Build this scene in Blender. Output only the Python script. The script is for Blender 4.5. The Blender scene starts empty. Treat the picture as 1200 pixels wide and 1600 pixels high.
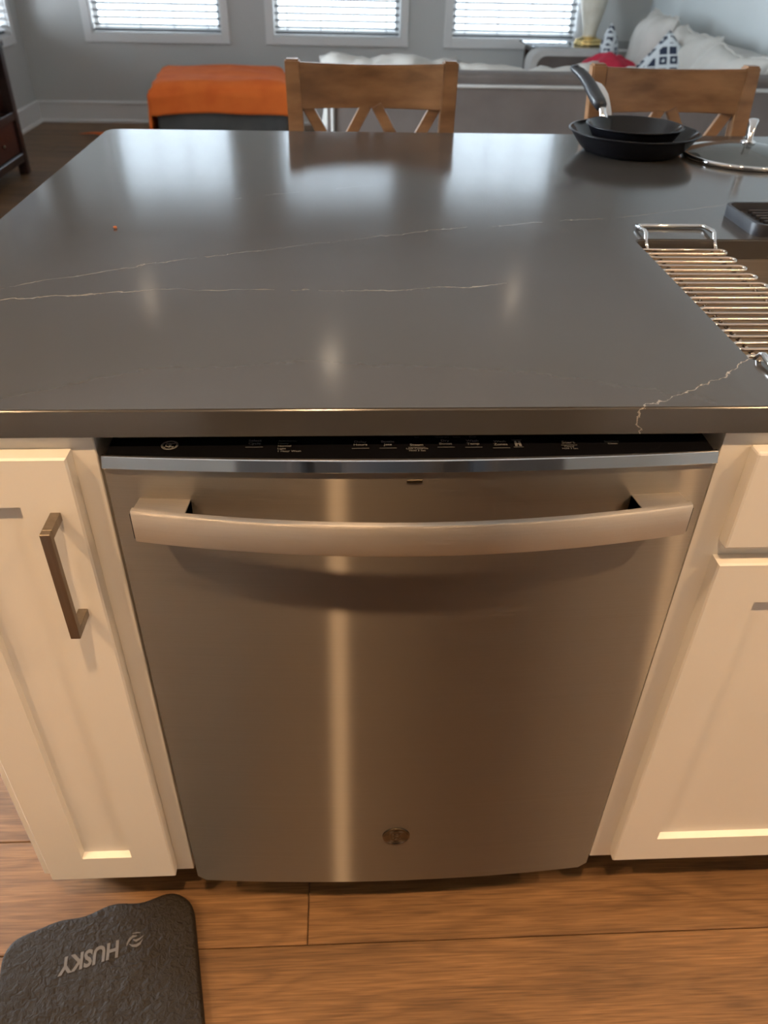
import bpy, bmesh, math, random
from mathutils import Vector, Matrix, noise, Euler
random.seed(7)
C = bpy.context.scene.collection
S = bpy.context.scene
PI = math.pi

# ------------------------------------------------------------------ camera
cam_d = bpy.data.cameras.new('camera'); cam = bpy.data.objects.new('camera', cam_d); C.objects.link(cam)
F = Vector((0.0484, 0.80331, -0.5936)); Rt = Vector((0.99876, -0.0459, 0.01933)); Up = Vector((0.01172, 0.59379, 0.80453))
M = Matrix(((Rt.x, Up.x, -F.x), (Rt.y, Up.y, -F.y), (Rt.z, Up.z, -F.z))).to_4x4()
M.translation = Vector((-0.06815, -0.64126, 1.27642)); cam.matrix_world = M
cam_d.sensor_fit = 'VERTICAL'; cam_d.sensor_height = 36; cam_d.sensor_width = 27
cam_d.lens = 1218.9 * 36 / 1600
cam_d.clip_start = .02; cam_d.clip_end = 100
cam_d.dof.use_dof = True; cam_d.dof.focus_distance = 0.85; cam_d.dof.aperture_fstop = 7.5
S.camera = cam

# ------------------------------------------------------------------ sky, sun, exposure
S.view_settings.view_transform = 'Standard'; S.view_settings.look = 'None'
S.view_settings.gamma = 1; S.view_settings.use_curve_mapping = False
S.view_settings.exposure = 0.0
w = bpy.data.worlds.new('daylight'); S.world = w; w.use_nodes = True
wt = w.node_tree; wtc = wt.nodes.new('ShaderNodeTexCoord'); wsp = wt.nodes.new('ShaderNodeSeparateXYZ'); wcr = wt.nodes.new('ShaderNodeValToRGB')
wt.links.new(wtc.outputs['Generated'], wsp.inputs[0]); wmr = wt.nodes.new('ShaderNodeMapRange'); wmr.inputs[1].default_value = -.25; wmr.inputs[2].default_value = .25
wt.links.new(wsp.outputs[2], wmr.inputs[0]); wt.links.new(wmr.outputs[0], wcr.inputs[0]); wt.links.new(wcr.outputs[0], wt.nodes['Background'].inputs[0])
wcr.color_ramp.elements[0].position = .1; wcr.color_ramp.elements[0].color = (.30, .32, .34, 1)     # sunlit ground and street
wcr.color_ramp.elements[1].position = .5; wcr.color_ramp.elements[1].color = (.74, .88, 1.0, 1)      # hazy bright sky
wt.nodes['Background'].inputs[1].default_value = 7.6
def sun(d, e, col, ang):
    l = bpy.data.lights.new('sun', 'SUN'); o = bpy.data.objects.new('sun', l); C.objects.link(o)
    o.rotation_euler = Vector(d).to_track_quat('Z', 'Y').to_euler(); l.energy = e; l.color = col; l.angle = ang
sun((.80, .36, .55), 4.0, (1, .97, .92), .01)
WX = [(-1.495, 1.0), (-.0945, 1.0), (1.31, 1.0)]       # far-wall window centres and opening widths
WZ0, WZ1 = .63, 2.42
def portal(loc, rot, sx, sy):
    l = bpy.data.lights.new('window_portal', 'AREA'); o = bpy.data.objects.new('window_portal', l); C.objects.link(o)
    l.shape = 'RECTANGLE'; l.size = sx; l.size_y = sy; l.cycles.is_portal = True
    o.location = loc; o.rotation_euler = rot
for x, ww in WX: portal((x, 6.72, (WZ0+WZ1)/2), (-PI/2, 0, 0), ww, WZ1-WZ0)
l = bpy.data.lights.new('added_side_fill', 'AREA'); o = bpy.data.objects.new('added_side_fill', l); C.objects.link(o)  # added fill lamp outside the left wall, brightens the room from the side
l.shape = 'RECTANGLE'; l.size = 3.4; l.size_y = 2.6; l.energy = 720; l.color = (.80, .90, 1.0); o.location = (-4.2, 2.2, 1.5); o.rotation_euler = (PI/2, 0, -PI/2)
portal((-2.71, 1.9, 1.08), (PI/2, 0, -PI/2), 1.76, 2.06)
portal((-2.71, 5.8, (WZ0+WZ1)/2), (PI/2, 0, -PI/2), .98, WZ1-WZ0)
WARM = (1.0, .63, .33)
KC = [(-1.30, -.85), (-.155, -.85), (1.45, -.85), (-2.2, -.85), (2.15, -.85)]
LC = [(-1.5, 5.0), (1.2, 5.0), (-.15, 3.9)]
CEIL = 2.75
def can_light(x, y, e, col, size=3.0):
    l = bpy.data.lights.new('can_lamp', 'SPOT'); o = bpy.data.objects.new('can_lamp', l); C.objects.link(o)
    l.energy = e; l.color = col; l.spot_size = size; l.spot_blend = 1; l.shadow_soft_size = .045
    o.location = (x, y, CEIL-.03)
for x, y in KC: can_light(x, y, 120, WARM, 2.2)
for x, y in LC: can_light(x, y, 2, (1, .8, .58))

# ------------------------------------------------------------------ materials
def new_mat(name):
    m = bpy.data.materials.new(name); m.use_nodes = True
    nt = m.node_tree; return m, nt, nt.nodes['Principled BSDF']
def nd(nt, t, **k):
    n = nt.nodes.new(t)
    for a, b in k.items():
        if a.startswith('i_'):
            n.inputs[a[2:].replace('_', ' ')].default_value = b
        else: setattr(n, a, b)
    return n
def mat(name, col, rough=.5, metal=0, **k):
    m, nt, b = new_mat(name)
    b.inputs['Base Color'].default_value = (*col, 1); b.inputs['Roughness'].default_value = rough
    b.inputs['Metallic'].default_value = metal
    for a, v in k.items(): b.inputs[a.replace('_', ' ')].default_value = v
    return m
def noisy(name, c1, c2, rough, scale=(5, 5, 5), detail=6, bump=0, bscale=200, metal=0, rr=0, bdist=.001, **k):
    m, nt, b = new_mat(name); L = nt.links.new
    tc = nd(nt, 'ShaderNodeTexCoord'); mp = nd(nt, 'ShaderNodeMapping'); mp.inputs['Scale'].default_value = scale
    L(tc.outputs['Object'], mp.inputs[0])
    oi = nd(nt, 'ShaderNodeObjectInfo'); ml = nd(nt, 'ShaderNodeMath', operation='MULTIPLY'); ml.inputs[1].default_value = 37
    L(oi.outputs['Random'], ml.inputs[0]); L(ml.outputs[0], mp.inputs['Location'])
    n = nd(nt, 'ShaderNodeTexNoise'); n.inputs['Detail'].default_value = detail; n.inputs['Scale'].default_value = 1
    L(mp.outputs[0], n.inputs[0])
    cr = nd(nt, 'ShaderNodeValToRGB'); cr.color_ramp.elements[0].position = .32; cr.color_ramp.elements[1].position = .68
    cr.color_ramp.elements[0].color = (*c1, 1); cr.color_ramp.elements[1].color = (*c2, 1)
    L(n.outputs[0], cr.inputs[0]); L(cr.outputs[0], b.inputs['Base Color'])
    b.inputs['Roughness'].default_value = rough; b.inputs['Metallic'].default_value = metal
    if rr:
        mr = nd(nt, 'ShaderNodeMapRange'); mr.inputs[3].default_value = rough-rr; mr.inputs[4].default_value = rough+rr
        L(n.outputs[0], mr.inputs[0]); L(mr.outputs[0], b.inputs['Roughness'])
    if bump:
        n2 = nd(nt, 'ShaderNodeTexNoise'); n2.inputs['Scale'].default_value = bscale; n2.inputs['Detail'].default_value = 4
        L(tc.outputs['Object'], n2.inputs[0])
        bp = nd(nt, 'ShaderNodeBump'); bp.inputs['Strength'].default_value = bump; bp.inputs['Distance'].default_value = bdist
        L(n2.outputs[0], bp.inputs['Height']); L(bp.outputs[0], b.inputs['Normal'])
    for a, v in k.items(): b.inputs[a.replace('_', ' ')].default_value = v
    return m

def wood_floor():
    m, nt, b = new_mat('oak_plank'); L = nt.links.new
    tc = nd(nt, 'ShaderNodeTexCoord'); oi = nd(nt, 'ShaderNodeObjectInfo')
    add = nd(nt, 'ShaderNodeVectorMath', operation='MULTIPLY_ADD')
    comb = nd(nt, 'ShaderNodeCombineXYZ')
    for i in range(3): L(oi.outputs['Random'], comb.inputs[i])
    add.inputs[1].default_value = (53, 31, 17); L(comb.outputs[0], add.inputs[0]); L(tc.outputs['Object'], add.inputs[2])
    # slow warp so grain forms cathedral arches
    mp = nd(nt, 'ShaderNodeMapping'); mp.inputs['Scale'].default_value = (1.6, 9, 1); L(add.outputs[0], mp.inputs[0])
    n1 = nd(nt, 'ShaderNodeTexNoise'); n1.inputs['Scale'].default_value = 1; n1.inputs['Detail'].default_value = 2; L(mp.outputs[0], n1.inputs[0])
    sc = nd(nt, 'ShaderNodeMath', operation='MULTIPLY'); sc.inputs[1].default_value = 22; L(n1.outputs[0], sc.inputs[0])
    fr = nd(nt, 'ShaderNodeMath', operation='PINGPONG'); fr.inputs[1].default_value = 1; L(sc.outputs[0], fr.inputs[0])
    mp2 = nd(nt, 'ShaderNodeMapping'); mp2.inputs['Scale'].default_value = (13, 400, 1); L(add.outputs[0], mp2.inputs[0])
    n2 = nd(nt, 'ShaderNodeTexNoise'); n2.inputs['Scale'].default_value = 1; n2.inputs['Detail'].default_value = 5; n2.inputs['Distortion'].default_value = .4; L(mp2.outputs[0], n2.inputs[0])
    mp3 = nd(nt, 'ShaderNodeMapping'); mp3.inputs['Scale'].default_value = (2, 14, 1); L(add.outputs[0], mp3.inputs[0])
    n3 = nd(nt, 'ShaderNodeTexNoise'); n3.inputs['Scale'].default_value = 1; n3.inputs['Detail'].default_value = 3; L(mp3.outputs[0], n3.inputs[0])
    c1 = nd(nt, 'ShaderNodeValToRGB'); e = c1.color_ramp.elements
    e[0].position = .3; e[0].color = (.125, .066, .027, 1); e[1].position = .72; e[1].color = (.27, .150, .066, 1)
    L(n2.outputs[0], c1.inputs[0])
    c2 = nd(nt, 'ShaderNodeMix', data_type='RGBA', blend_type='MULTIPLY'); c2.inputs[0].default_value = .35
    L(c1.outputs[0], c2.inputs[6])
    g = nd(nt, 'ShaderNodeValToRGB'); g.color_ramp.elements[0].color = (.45, .38, .33, 1); g.color_ramp.elements[1].color = (1.1, 1.05, 1, 1)
    g.color_ramp.elements[0].position = .0; g.color_ramp.elements[1].position = .55; L(fr.outputs[0], g.inputs[0]); L(g.outputs[0], c2.inputs[7])
    c3 = nd(nt, 'ShaderNodeMix', data_type='RGBA', blend_type='MULTIPLY'); c3.inputs[0].default_value = .55
    g2 = nd(nt, 'ShaderNodeValToRGB'); g2.color_ramp.elements[0].color = (.5, .48, .46, 1); g2.color_ramp.elements[1].color = (1.15, 1.12, 1.1, 1)
    g2.color_ramp.elements[0].position = .35; g2.color_ramp.elements[1].position = .6
    L(n3.outputs[0], g2.inputs[0]); L(c2.outputs[2], c3.inputs[6]); L(g2.outputs[0], c3.inputs[7])
    hv = nd(nt, 'ShaderNodeHueSaturation'); mr = nd(nt, 'ShaderNodeMapRange'); mr.inputs[3].default_value = .8; mr.inputs[4].default_value = 1.15
    L(oi.outputs['Random'], mr.inputs[0]); L(mr.outputs[0], hv.inputs['Value']); L(c3.outputs[2], hv.inputs['Color']); L(hv.outputs[0], b.inputs['Base Color'])
    b.inputs['Roughness'].default_value = .42
    bp = nd(nt, 'ShaderNodeBump'); bp.inputs['Strength'].default_value = .25; bp.inputs['Distance'].default_value = .001
    L(n2.outputs[0], bp.inputs['Height']); L(bp.outputs[0], b.inputs['Normal'])
    return m

def steel(name, col, rough, aniso, stretch=(3, 3, 600), rot=0.0, bump=.05, cvar=.12, bd=.0005, gl=None):
    m, nt, b = new_mat(name); L = nt.links.new
    tc = nd(nt, 'ShaderNodeTexCoord'); mp = nd(nt, 'ShaderNodeMapping'); mp.inputs['Scale'].default_value = stretch
    L(tc.outputs['Object'], mp.inputs[0])
    n = nd(nt, 'ShaderNodeTexNoise'); n.inputs['Scale'].default_value = 1; n.inputs['Detail'].default_value = 5; L(mp.outputs[0], n.inputs[0])
    n2 = nd(nt, 'ShaderNodeTexNoise'); n2.inputs['Scale'].default_value = 7; n2.inputs['Detail'].default_value = 5; L(tc.outputs['Object'], n2.inputs[0])
    mr = nd(nt, 'ShaderNodeMapRange'); mr.inputs[3].default_value = rough-.005; mr.inputs[4].default_value = rough+.02; L(n2.outputs[0], mr.inputs[0]); L(mr.outputs[0], b.inputs['Roughness'])
    cr = nd(nt, 'ShaderNodeValToRGB'); cr.color_ramp.elements[0].position = .3; cr.color_ramp.elements[1].position = .7
    cr.color_ramp.elements[0].color = (*[c*(1-cvar) for c in col], 1); cr.color_ramp.elements[1].color = (*[min(1, c*(1+cvar)) for c in col], 1)
    L(n.outputs[0], cr.inputs[0]); L(cr.outputs[0], b.inputs['Base Color'])
    b.inputs['Metallic'].default_value = 1; b.inputs['Anisotropic'].default_value = aniso; b.inputs['Anisotropic Rotation'].default_value = rot
    tg = nd(nt, 'ShaderNodeTangent', direction_type='UV_MAP'); L(tg.outputs[0], b.inputs['Tangent'])
    bp = nd(nt, 'ShaderNodeBump'); bp.inputs['Strength'].default_value = bump; bp.inputs['Distance'].default_value = bd
    L(n.outputs[0], bp.inputs['Height']); L(bp.outputs[0], b.inputs['Normal'])
    if gl:
        g = nd(nt, 'ShaderNodeBsdfAnisotropic'); L(cr.outputs[0], g.inputs['Color']); g.inputs['Roughness'].default_value = gl[0]; g.inputs['Anisotropy'].default_value = gl[1]; g.inputs['Rotation'].default_value = 0
        L(tg.outputs[0], g.inputs['Tangent']); ms = nd(nt, 'ShaderNodeMixShader'); ms.inputs[0].default_value = gl[2]
        L(b.outputs[0], ms.inputs[1]); L(g.outputs[0], ms.inputs[2]); L(ms.outputs[0], nt.nodes['Material Output'].inputs[0])
    return m

def quartz():
    m, nt, b = new_mat('dark_quartz'); L = nt.links.new
    tc = nd(nt, 'ShaderNodeTexCoord'); sp = nd(nt, 'ShaderNodeSeparateXYZ'); L(tc.outputs['Object'], sp.inputs[0])
    def mth(op, a, b_=None, clamp=False):
        n = nd(nt, 'ShaderNodeMath', operation=op); n.use_clamp = clamp
        for i, v in enumerate((a, b_)):
            if v is None: continue
            if isinstance(v, (int, float)): n.inputs[i].default_value = v
            else: L(v, n.inputs[i])
        return n.outputs[0]
    nz = nd(nt, 'ShaderNodeTexNoise'); nz.inputs['Scale'].default_value = 16; nz.inputs['Detail'].default_value = 9; nz.inputs['Roughness'].default_value = .68; L(tc.outputs['Object'], nz.inputs[0])
    wob = mth('MULTIPLY', mth('SUBTRACT', nz.outputs[0], .5), .042)
    wob2 = mth('MULTIPLY', mth('SUBTRACT', nz.outputs[0], .5), .055)
    nb = nd(nt, 'ShaderNodeTexNoise'); nb.inputs['Scale'].default_value = 26; nb.inputs['Detail'].default_value = 4; L(tc.outputs['Object'], nb.inputs[0])
    X0, X1 = -.65, 1.55
    xn = mth('DIVIDE', mth('SUBTRACT', sp.outputs[0], X0), X1-X0)
    def vein(pts, xa, xb, width, strength, wb):
        fc = nd(nt, 'ShaderNodeFloatCurve'); cu = fc.mapping.curves[0]
        pts = [((x-X0)/(X1-X0), y/1.4) for x, y in pts]
        cu.points[0].location = pts[0]; cu.points[1].location = pts[-1]
        for p in pts[1:-1]: cu.points.new(*p)
        for p in cu.points: p.handle_type = 'VECTOR'
        fc.mapping.update(); L(xn, fc.inputs['Value'])
        yc = mth('MULTIPLY', fc.outputs[0], 1.4)
        d = mth('ABSOLUTE', mth('SUBTRACT', mth('ADD', sp.outputs[1], wb), yc))
        wd = mth('MULTIPLY', nb.outputs[0], width*2)
        mk = mth('SUBTRACT', 1, mth('DIVIDE', d, wd), True)
        br = mth('MULTIPLY', mth('SUBTRACT', nb.outputs[0], .33), 5, True)
        mk = mth('MULTIPLY', mk, mth('GREATER_THAN', sp.outputs[0], xa)); mk = mth('MULTIPLY', mk, mth('LESS_THAN', sp.outputs[0], xb))
        return mth('MULTIPLY', mth('MULTIPLY', mk, br), strength)
    v1 = vein([(-.65, .245), (-.495, .327), (-.41, .373), (-.316, .423), (-.217, .462), (-.102, .509), (.094, .58), (.275, .628), (.398, .655), (.535, .708), (.683, .764), (1.0, .9), (1.55, 1.05)], -1, 2, .0013, .45, wob)
    v2 = vein([(-.65, .265), (-.482, .288), (-.41, .301), (-.336, .317), (-.259, .326), (-.179, .324), (-.049, .323), (.016, .325), (.083, .332), (.134, .344), (.2, .36), (1.55, .5)], -1, .145, .0013, .55, wob)
    v3 = vein([(-.65, -.3), (.15, -.04), (.212, .0), (.222, .011), (.241, .019), (.261, .032), (.279, .045), (.303, .066), (.332, .086), (.363, .11), (.6, .3), (1.55, 1)], .19, .45, .0008, .8, wob2)
    v4 = vein([(-.65, .6), (-.173, .776), (-.062, .822), (.056, .872), (.13, .903), (.5, 1.0), (1.55, 1.2)], -.25, .25, .0014, .3, wob)
    vs = mth('MAXIMUM', mth('MAXIMUM', v1, v2), mth('MAXIMUM', v3, v4))
    n = nd(nt, 'ShaderNodeTexNoise'); n.inputs['Scale'].default_value = 9; n.inputs['Detail'].default_value = 10; n.inputs['Roughness'].default_value = .7; L(tc.outputs['Object'], n.inputs[0])
    cr = nd(nt, 'ShaderNodeValToRGB'); cr.color_ramp.elements[0].position = .35; cr.color_ramp.elements[1].position = .7
    cr.color_ramp.elements[0].color = (.057, .0535, .049, 1); cr.color_ramp.elements[1].color = (.060, .0565, .052, 1)
    L(n.outputs[0], cr.inputs[0])
    vo = nd(nt, 'ShaderNodeTexVoronoi'); vo.inputs['Scale'].default_value = 9; L(tc.outputs['Object'], vo.inputs[0])
    spk = mth('MULTIPLY', mth('LESS_THAN', vo.outputs['Distance'], .012), .5)
    vs = mth('MAXIMUM', vs, spk)
    mx = nd(nt, 'ShaderNodeMix', data_type='RGBA'); L(vs, mx.inputs[0]); L(cr.outputs[0], mx.inputs[6]); mx.inputs[7].default_value = (.52, .46, .38, 1)
    L(mx.outputs[2], b.inputs['Base Color'])
    n5 = nd(nt, 'ShaderNodeTexNoise'); n5.inputs['Scale'].default_value = 5; n5.inputs['Detail'].default_value = 6; L(tc.outputs['Object'], n5.inputs[0])
    mr = nd(nt, 'ShaderNodeMapRange'); mr.inputs[3].default_value = .10; mr.inputs[4].default_value = .17; L(n5.outputs[0], mr.inputs[0]); L(mr.outputs[0], b.inputs['Roughness'])
    b.inputs['IOR'].default_value = 1.65
    return m

def patterned():
    m, nt, b = new_mat('navy_pattern_fabric'); L = nt.links.new
    tc = nd(nt, 'ShaderNodeTexCoord'); mp = nd(nt, 'ShaderNodeMapping'); mp.inputs['Scale'].default_value = (17, 17, 17); mp.inputs['Rotation'].default_value = (0, 0, .78)
    L(tc.outputs['Object'], mp.inputs[0])
    ch = nd(nt, 'ShaderNodeTexVoronoi', distance='CHEBYCHEV'); ch.inputs['Scale'].default_value = 1; ch.inputs['Randomness'].default_value = .15
    L(mp.outputs[0], ch.inputs[0])
    cr = nd(nt, 'ShaderNodeValToRGB'); cr.color_ramp.interpolation = 'CONSTANT'
    cr.color_ramp.elements[0].color = (.55, .6, .62, 1); cr.color_ramp.elements[1].position = .14; cr.color_ramp.elements[1].color = (.02, .03, .06, 1)
    e = cr.color_ramp.elements.new(.36); e.color = (.62, .66, .68, 1)
    L(ch.outputs['Distance'], cr.inputs[0]); L(cr.outputs[0], b.inputs['Base Color']); b.inputs['Roughness'].default_value = .9
    return m

MT = {}
MT['floor'] = wood_floor()
MT['quartz'] = quartz()
MT['door_steel'] = steel('brushed_steel', (.29, .265, .235), .32, 1.0, (2, 2, 3500), .25, .4, .06, .0005, (.32, .92, .11))
MT['bar_steel'] = steel('brushed_bar_steel', (.55, .51, .46), .34, .95, (2, 2, 3500), .25, .45, .06, .0005)
MT['chrome'] = mat('chrome', (.85, .83, .82), .06, 1)
MT['copper_chrome'] = mat('polished_steel_wire', (.72, .62, .52), .16, 1)
MT['sink'] = noisy('sink_steel', (.42, .35, .28), (.52, .45, .37), .38, (3, 200, 200), metal=1)
MT['nickel'] = noisy('brushed_nickel', (.26, .215, .17), (.31, .26, .21), .34, (200, 200, 5), metal=1)
MT['black_glass'] = mat('black_gloss_panel', (.004, .004, .005), .12)
MT['print'] = mat('grey_print', (.13, .13, .13), .6)
MT['white_paint'] = noisy('cream_white_paint', (.80, .765, .70), (.83, .79, .725), .38, (3, 3, 3), bump=.05, bscale=60)
MT['trim'] = mat('white_trim', (.78, .78, .77), .4)
MT['wall'] = noisy('grey_wall_paint', (.56, .565, .55), (.58, .585, .57), .7, (2, 2, 2), bump=.06, bscale=150)
MT['wall_lit'] = noisy('lit_grey_wall_paint', (.60, .64, .64), (.62, .66, .66), .7, (2, 2, 2), bump=.06, bscale=150)  # right wall: paler and bluer than the grey, window light put into the colour
MT['ceiling'] = mat('ceiling_white', (.8, .8, .78), .8)
MT['subfloor'] = mat('dark_joint', (.03, .02, .012), .9)
MT['dark'] = mat('black_plastic', (.012, .012, .012), .5)
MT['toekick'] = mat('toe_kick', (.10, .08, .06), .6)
MT['slat'] = mat('shaded_blind_slat', (.19, .20, .215), .6)  # white slats, rails and cords coloured grey for their backlit shade
MT['glass'] = None
MT['espresso'] = noisy('espresso_wood', (.022, .012, .010), (.045, .022, .017), .28, (4, 4, 30))
MT['red_espresso'] = noisy('mahogany_panel', (.05, .016, .012), (.075, .025, .018), .3, (4, 30, 4))
MT['chairwood'] = noisy('honey_oak', (.17, .082, .033), (.33, .17, .075), .33, (9, 16, 30), detail=8, bump=.1, bscale=80)
MT['leather'] = mat('dark_seat', (.03, .02, .016), .5)
MT['sofa_dark'] = noisy('taupe_microfiber', (.105, .084, .074), (.135, .11, .097), .85, (5, 5, 5), bump=.3, bscale=500)
MT['sofa_light'] = noisy('light_grey_fabric', (.47, .455, .43), (.53, .515, .49), .9, (8, 8, 8), bump=.3, bscale=400)
MT['cushion'] = noisy('oatmeal_fabric', (.50, .48, .44), (.58, .56, .52), .9, (6, 6, 6), bump=.3, bscale=400)
MT['piping'] = mat('pale_piping', (.55, .53, .49), .8)
MT['orange'] = noisy('orange_fleece', (.80, .15, .022), (.90, .20, .032), .95, (7, 7, 7), bump=.3, bscale=300)
MT['red'] = noisy('crimson_knit', (.36, .008, .03), (.46, .015, .045), .95, (20, 20, 20), bump=.6, bscale=200)
MT['otto'] = noisy('grey_ottoman_fabric', (.085, .085, .083), (.11, .108, .105), .85, (9, 9, 9), bump=.3, bscale=400)
MT['ceramic'] = noisy('ivory_ceramic', (.66, .61, .50), (.76, .72, .62), .3, (18, 18, 18), bump=.5, bscale=28, bdist=.01)
MT['gold'] = mat('polished_gold', (.85, .62, .26), .18, 1)
MT['shade'] = mat('cream_shade', (.75, .7, .6), .8)
MT['nonstick'] = mat('nonstick_black', (.006, .006, .008), .34, Specular_IOR_Level=.25)
MT['nonstick_in'] = mat('nonstick_inside', (.010, .009, .009), .16, Specular_IOR_Level=.4)
MT['bakelite'] = mat('soft_black_grip', (.028, .031, .036), .36)
MT['tray'] = mat('black_rubber_tray', (.018, .020, .026), .45)
MT['paper'] = mat('paper', (.7, .76, .82), .6)
MT['pattern'] = patterned()
MT['badge'] = mat('badge_steel', (.17, .14, .10), .25, 1)
MT['pad_print'] = mat('grey_ink', (.105, .095, .085), .7)
MT['dark_table'] = mat('smoked_table_glass', (.06, .065, .07), .08)
MT['fridge'] = mat('black_fridge', (.035, .03, .026), .35)
MT['crumb'] = mat('orange_crumb', (.45, .14, .05), .8)
MT['skin'] = mat('skin', (.45, .26, .18), .6)
MT['lips'] = mat('lips', (.35, .12, .10), .5)
MT['tile'] = mat('grey_tile', (.5, .48, .44), .3)
m, nt, b = new_mat('window_glass'); gl = nt.nodes.new('ShaderNodeBsdfGlass'); tr = nt.nodes.new('ShaderNodeBsdfTransparent'); mx = nt.nodes.new('ShaderNodeMixShader')
gl.inputs['IOR'].default_value = 1.02; gl.inputs['Roughness'].default_value = 0; mx.inputs[0].default_value = .08
nt.links.new(tr.outputs[0], mx.inputs[1]); nt.links.new(gl.outputs[0], mx.inputs[2]); nt.links.new(mx.outputs[0], nt.nodes['Material Output'].inputs[0])
MT['glass'] = m
m, nt, b = new_mat('lid_glass'); b.inputs['Transmission Weight'].default_value = .93; b.inputs['Roughness'].default_value = .03; b.inputs['IOR'].default_value = 1.45; b.inputs['Base Color'].default_value = (.80, .88, .87, 1)
MT['lid_glass'] = m
m, nt, b = new_mat('lamp_lens'); b.inputs['Emission Color'].default_value = (*WARM, 1); b.inputs['Emission Strength'].default_value = 12
MT['lens'] = m
# foam pad surface
m, nt, b = new_mat('pad_foam'); L = nt.links.new
tc = nd(nt, 'ShaderNodeTexCoord'); n1 = nd(nt, 'ShaderNodeTexNoise'); n1.inputs['Scale'].default_value = 110; n1.inputs['Detail'].default_value = 6; n1.inputs['Distortion'].default_value = 1.0
L(tc.outputs['Object'], n1.inputs[0]); bp = nd(nt, 'ShaderNodeBump'); bp.inputs['Strength'].default_value = .9; bp.inputs['Distance'].default_value = .0045
L(n1.outputs[0], bp.inputs['Height']); L(bp.outputs[0], b.inputs['Normal'])
b.inputs['Base Color'].default_value = (.020, .015, .010, 1); b.inputs['Roughness'].default_value = .62; b.inputs['Specular IOR Level'].default_value = .22
MT['pad'] = m

# ------------------------------------------------------------------ helpers
def tag(o, label=None, cat=None, group=None, kind=None):
    if label: o['label'] = label
    if cat: o['category'] = cat
    if group: o['group'] = group
    if kind: o['kind'] = kind
    return o
def link(name, me, m, parent=None, loc=(0, 0, 0), smooth=False):
    o = bpy.data.objects.new(name, me); C.objects.link(o); o.location = loc
    if m is not None:
        me.materials.clear(); me.materials.append(m)
    if smooth:
        for p in me.polygons: p.use_smooth = True
    if parent: o.parent = parent
    return o
def obj(name, bm, m, parent=None, loc=(0, 0, 0), smooth=False, auto=None):
    bmesh.ops.recalc_face_normals(bm, faces=bm.faces[:])
    me = bpy.data.meshes.new(name); bm.to_mesh(me); bm.free()
    o = link(name, me, m, parent, loc, smooth)
    if auto is not None:
        for p in me.polygons: p.use_smooth = True
        me.set_sharp_from_angle(angle=auto)
    return o
def empty(name, loc=(0, 0, 0), rz=0):
    o = bpy.data.objects.new(name, None); C.objects.link(o); o.location = loc; o.rotation_euler = (0, 0, rz); o.empty_display_size = .05
    return o
def box(bm, x0, x1, y0, y1, z0, z1, bev=0, seg=2):
    vs = [bm.verts.new((x, y, z)) for x in (x0, x1) for y in (y0, y1) for z in (z0, z1)]
    f = [(0, 1, 3, 2), (4, 6, 7, 5), (0, 4, 5, 1), (2, 3, 7, 6), (0, 2, 6, 4), (1, 5, 7, 3)]
    fs = [bm.faces.new([vs[i] for i in q]) for q in f]
    if bev:
        es = set(e for fc in fs for e in fc.edges)
        bmesh.ops.bevel(bm, geom=list(es), offset=bev, segments=seg, affect='EDGES', profile=.5)
    return vs
def bx(name, m, parent, x0, x1, y0, y1, z0, z1, bev=.001, seg=1, loc=(0, 0, 0), auto=None):
    bm = bmesh.new(); box(bm, x0, x1, y0, y1, z0, z1, bev, seg); return obj(name, bm, m, parent, loc, auto=auto)
def tube(bm, pts, r, n=10, closed=False, cap=True, flat=1.0, upv=None):
    pts = [Vector(p) for p in pts]; N = len(pts); rings = []
    rs = r if isinstance(r, (list, tuple)) else [r]*N
    t0 = (pts[1]-pts[0]).normalized(); a = upv and Vector(upv) or (Vector((0, 0, 1)) if abs(t0.z) < .9 else Vector((1, 0, 0)))
    u = t0.cross(a).normalized()
    for i, p in enumerate(pts):
        if closed: t = (pts[(i+1) % N]-pts[i-1]).normalized()
        else: t = (pts[min(i+1, N-1)]-pts[max(i-1, 0)]).normalized()
        u = (u-t*u.dot(t)).normalized(); v = t.cross(u)
        rings.append([bm.verts.new(p+u*math.cos(2*PI*k/n)*rs[i]+v*math.sin(2*PI*k/n)*rs[i]*flat) for k in range(n)])
    for i in range(N if closed else N-1):
        A, B = rings[i], rings[(i+1) % N]
        for k in range(n): bm.faces.new((A[k], A[(k+1) % n], B[(k+1) % n], B[k]))
    if cap and not closed: bm.faces.new(rings[0]); bm.faces.new(rings[-1][::-1])
def lathe(bm, prof, n=48, c=(0, 0, 0)):
    rings = []
    for r, z in prof:
        if r < 1e-6: rings.append([bm.verts.new((c[0], c[1], c[2]+z))])
        else: rings.append([bm.verts.new((c[0]+r*math.cos(2*PI*k/n), c[1]+r*math.sin(2*PI*k/n), c[2]+z)) for k in range(n)])
    for A, B in zip(rings, rings[1:]):
        for k in range(n):
            k2 = (k+1) % n
            if len(A) == 1 and len(B) == 1: continue
            if len(A) == 1: bm.faces.new((A[0], B[k2], B[k]))
            elif len(B) == 1: bm.faces.new((A[k], A[k2], B[0]))
            else: bm.faces.new((A[k], A[k2], B[k2], B[k]))
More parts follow.
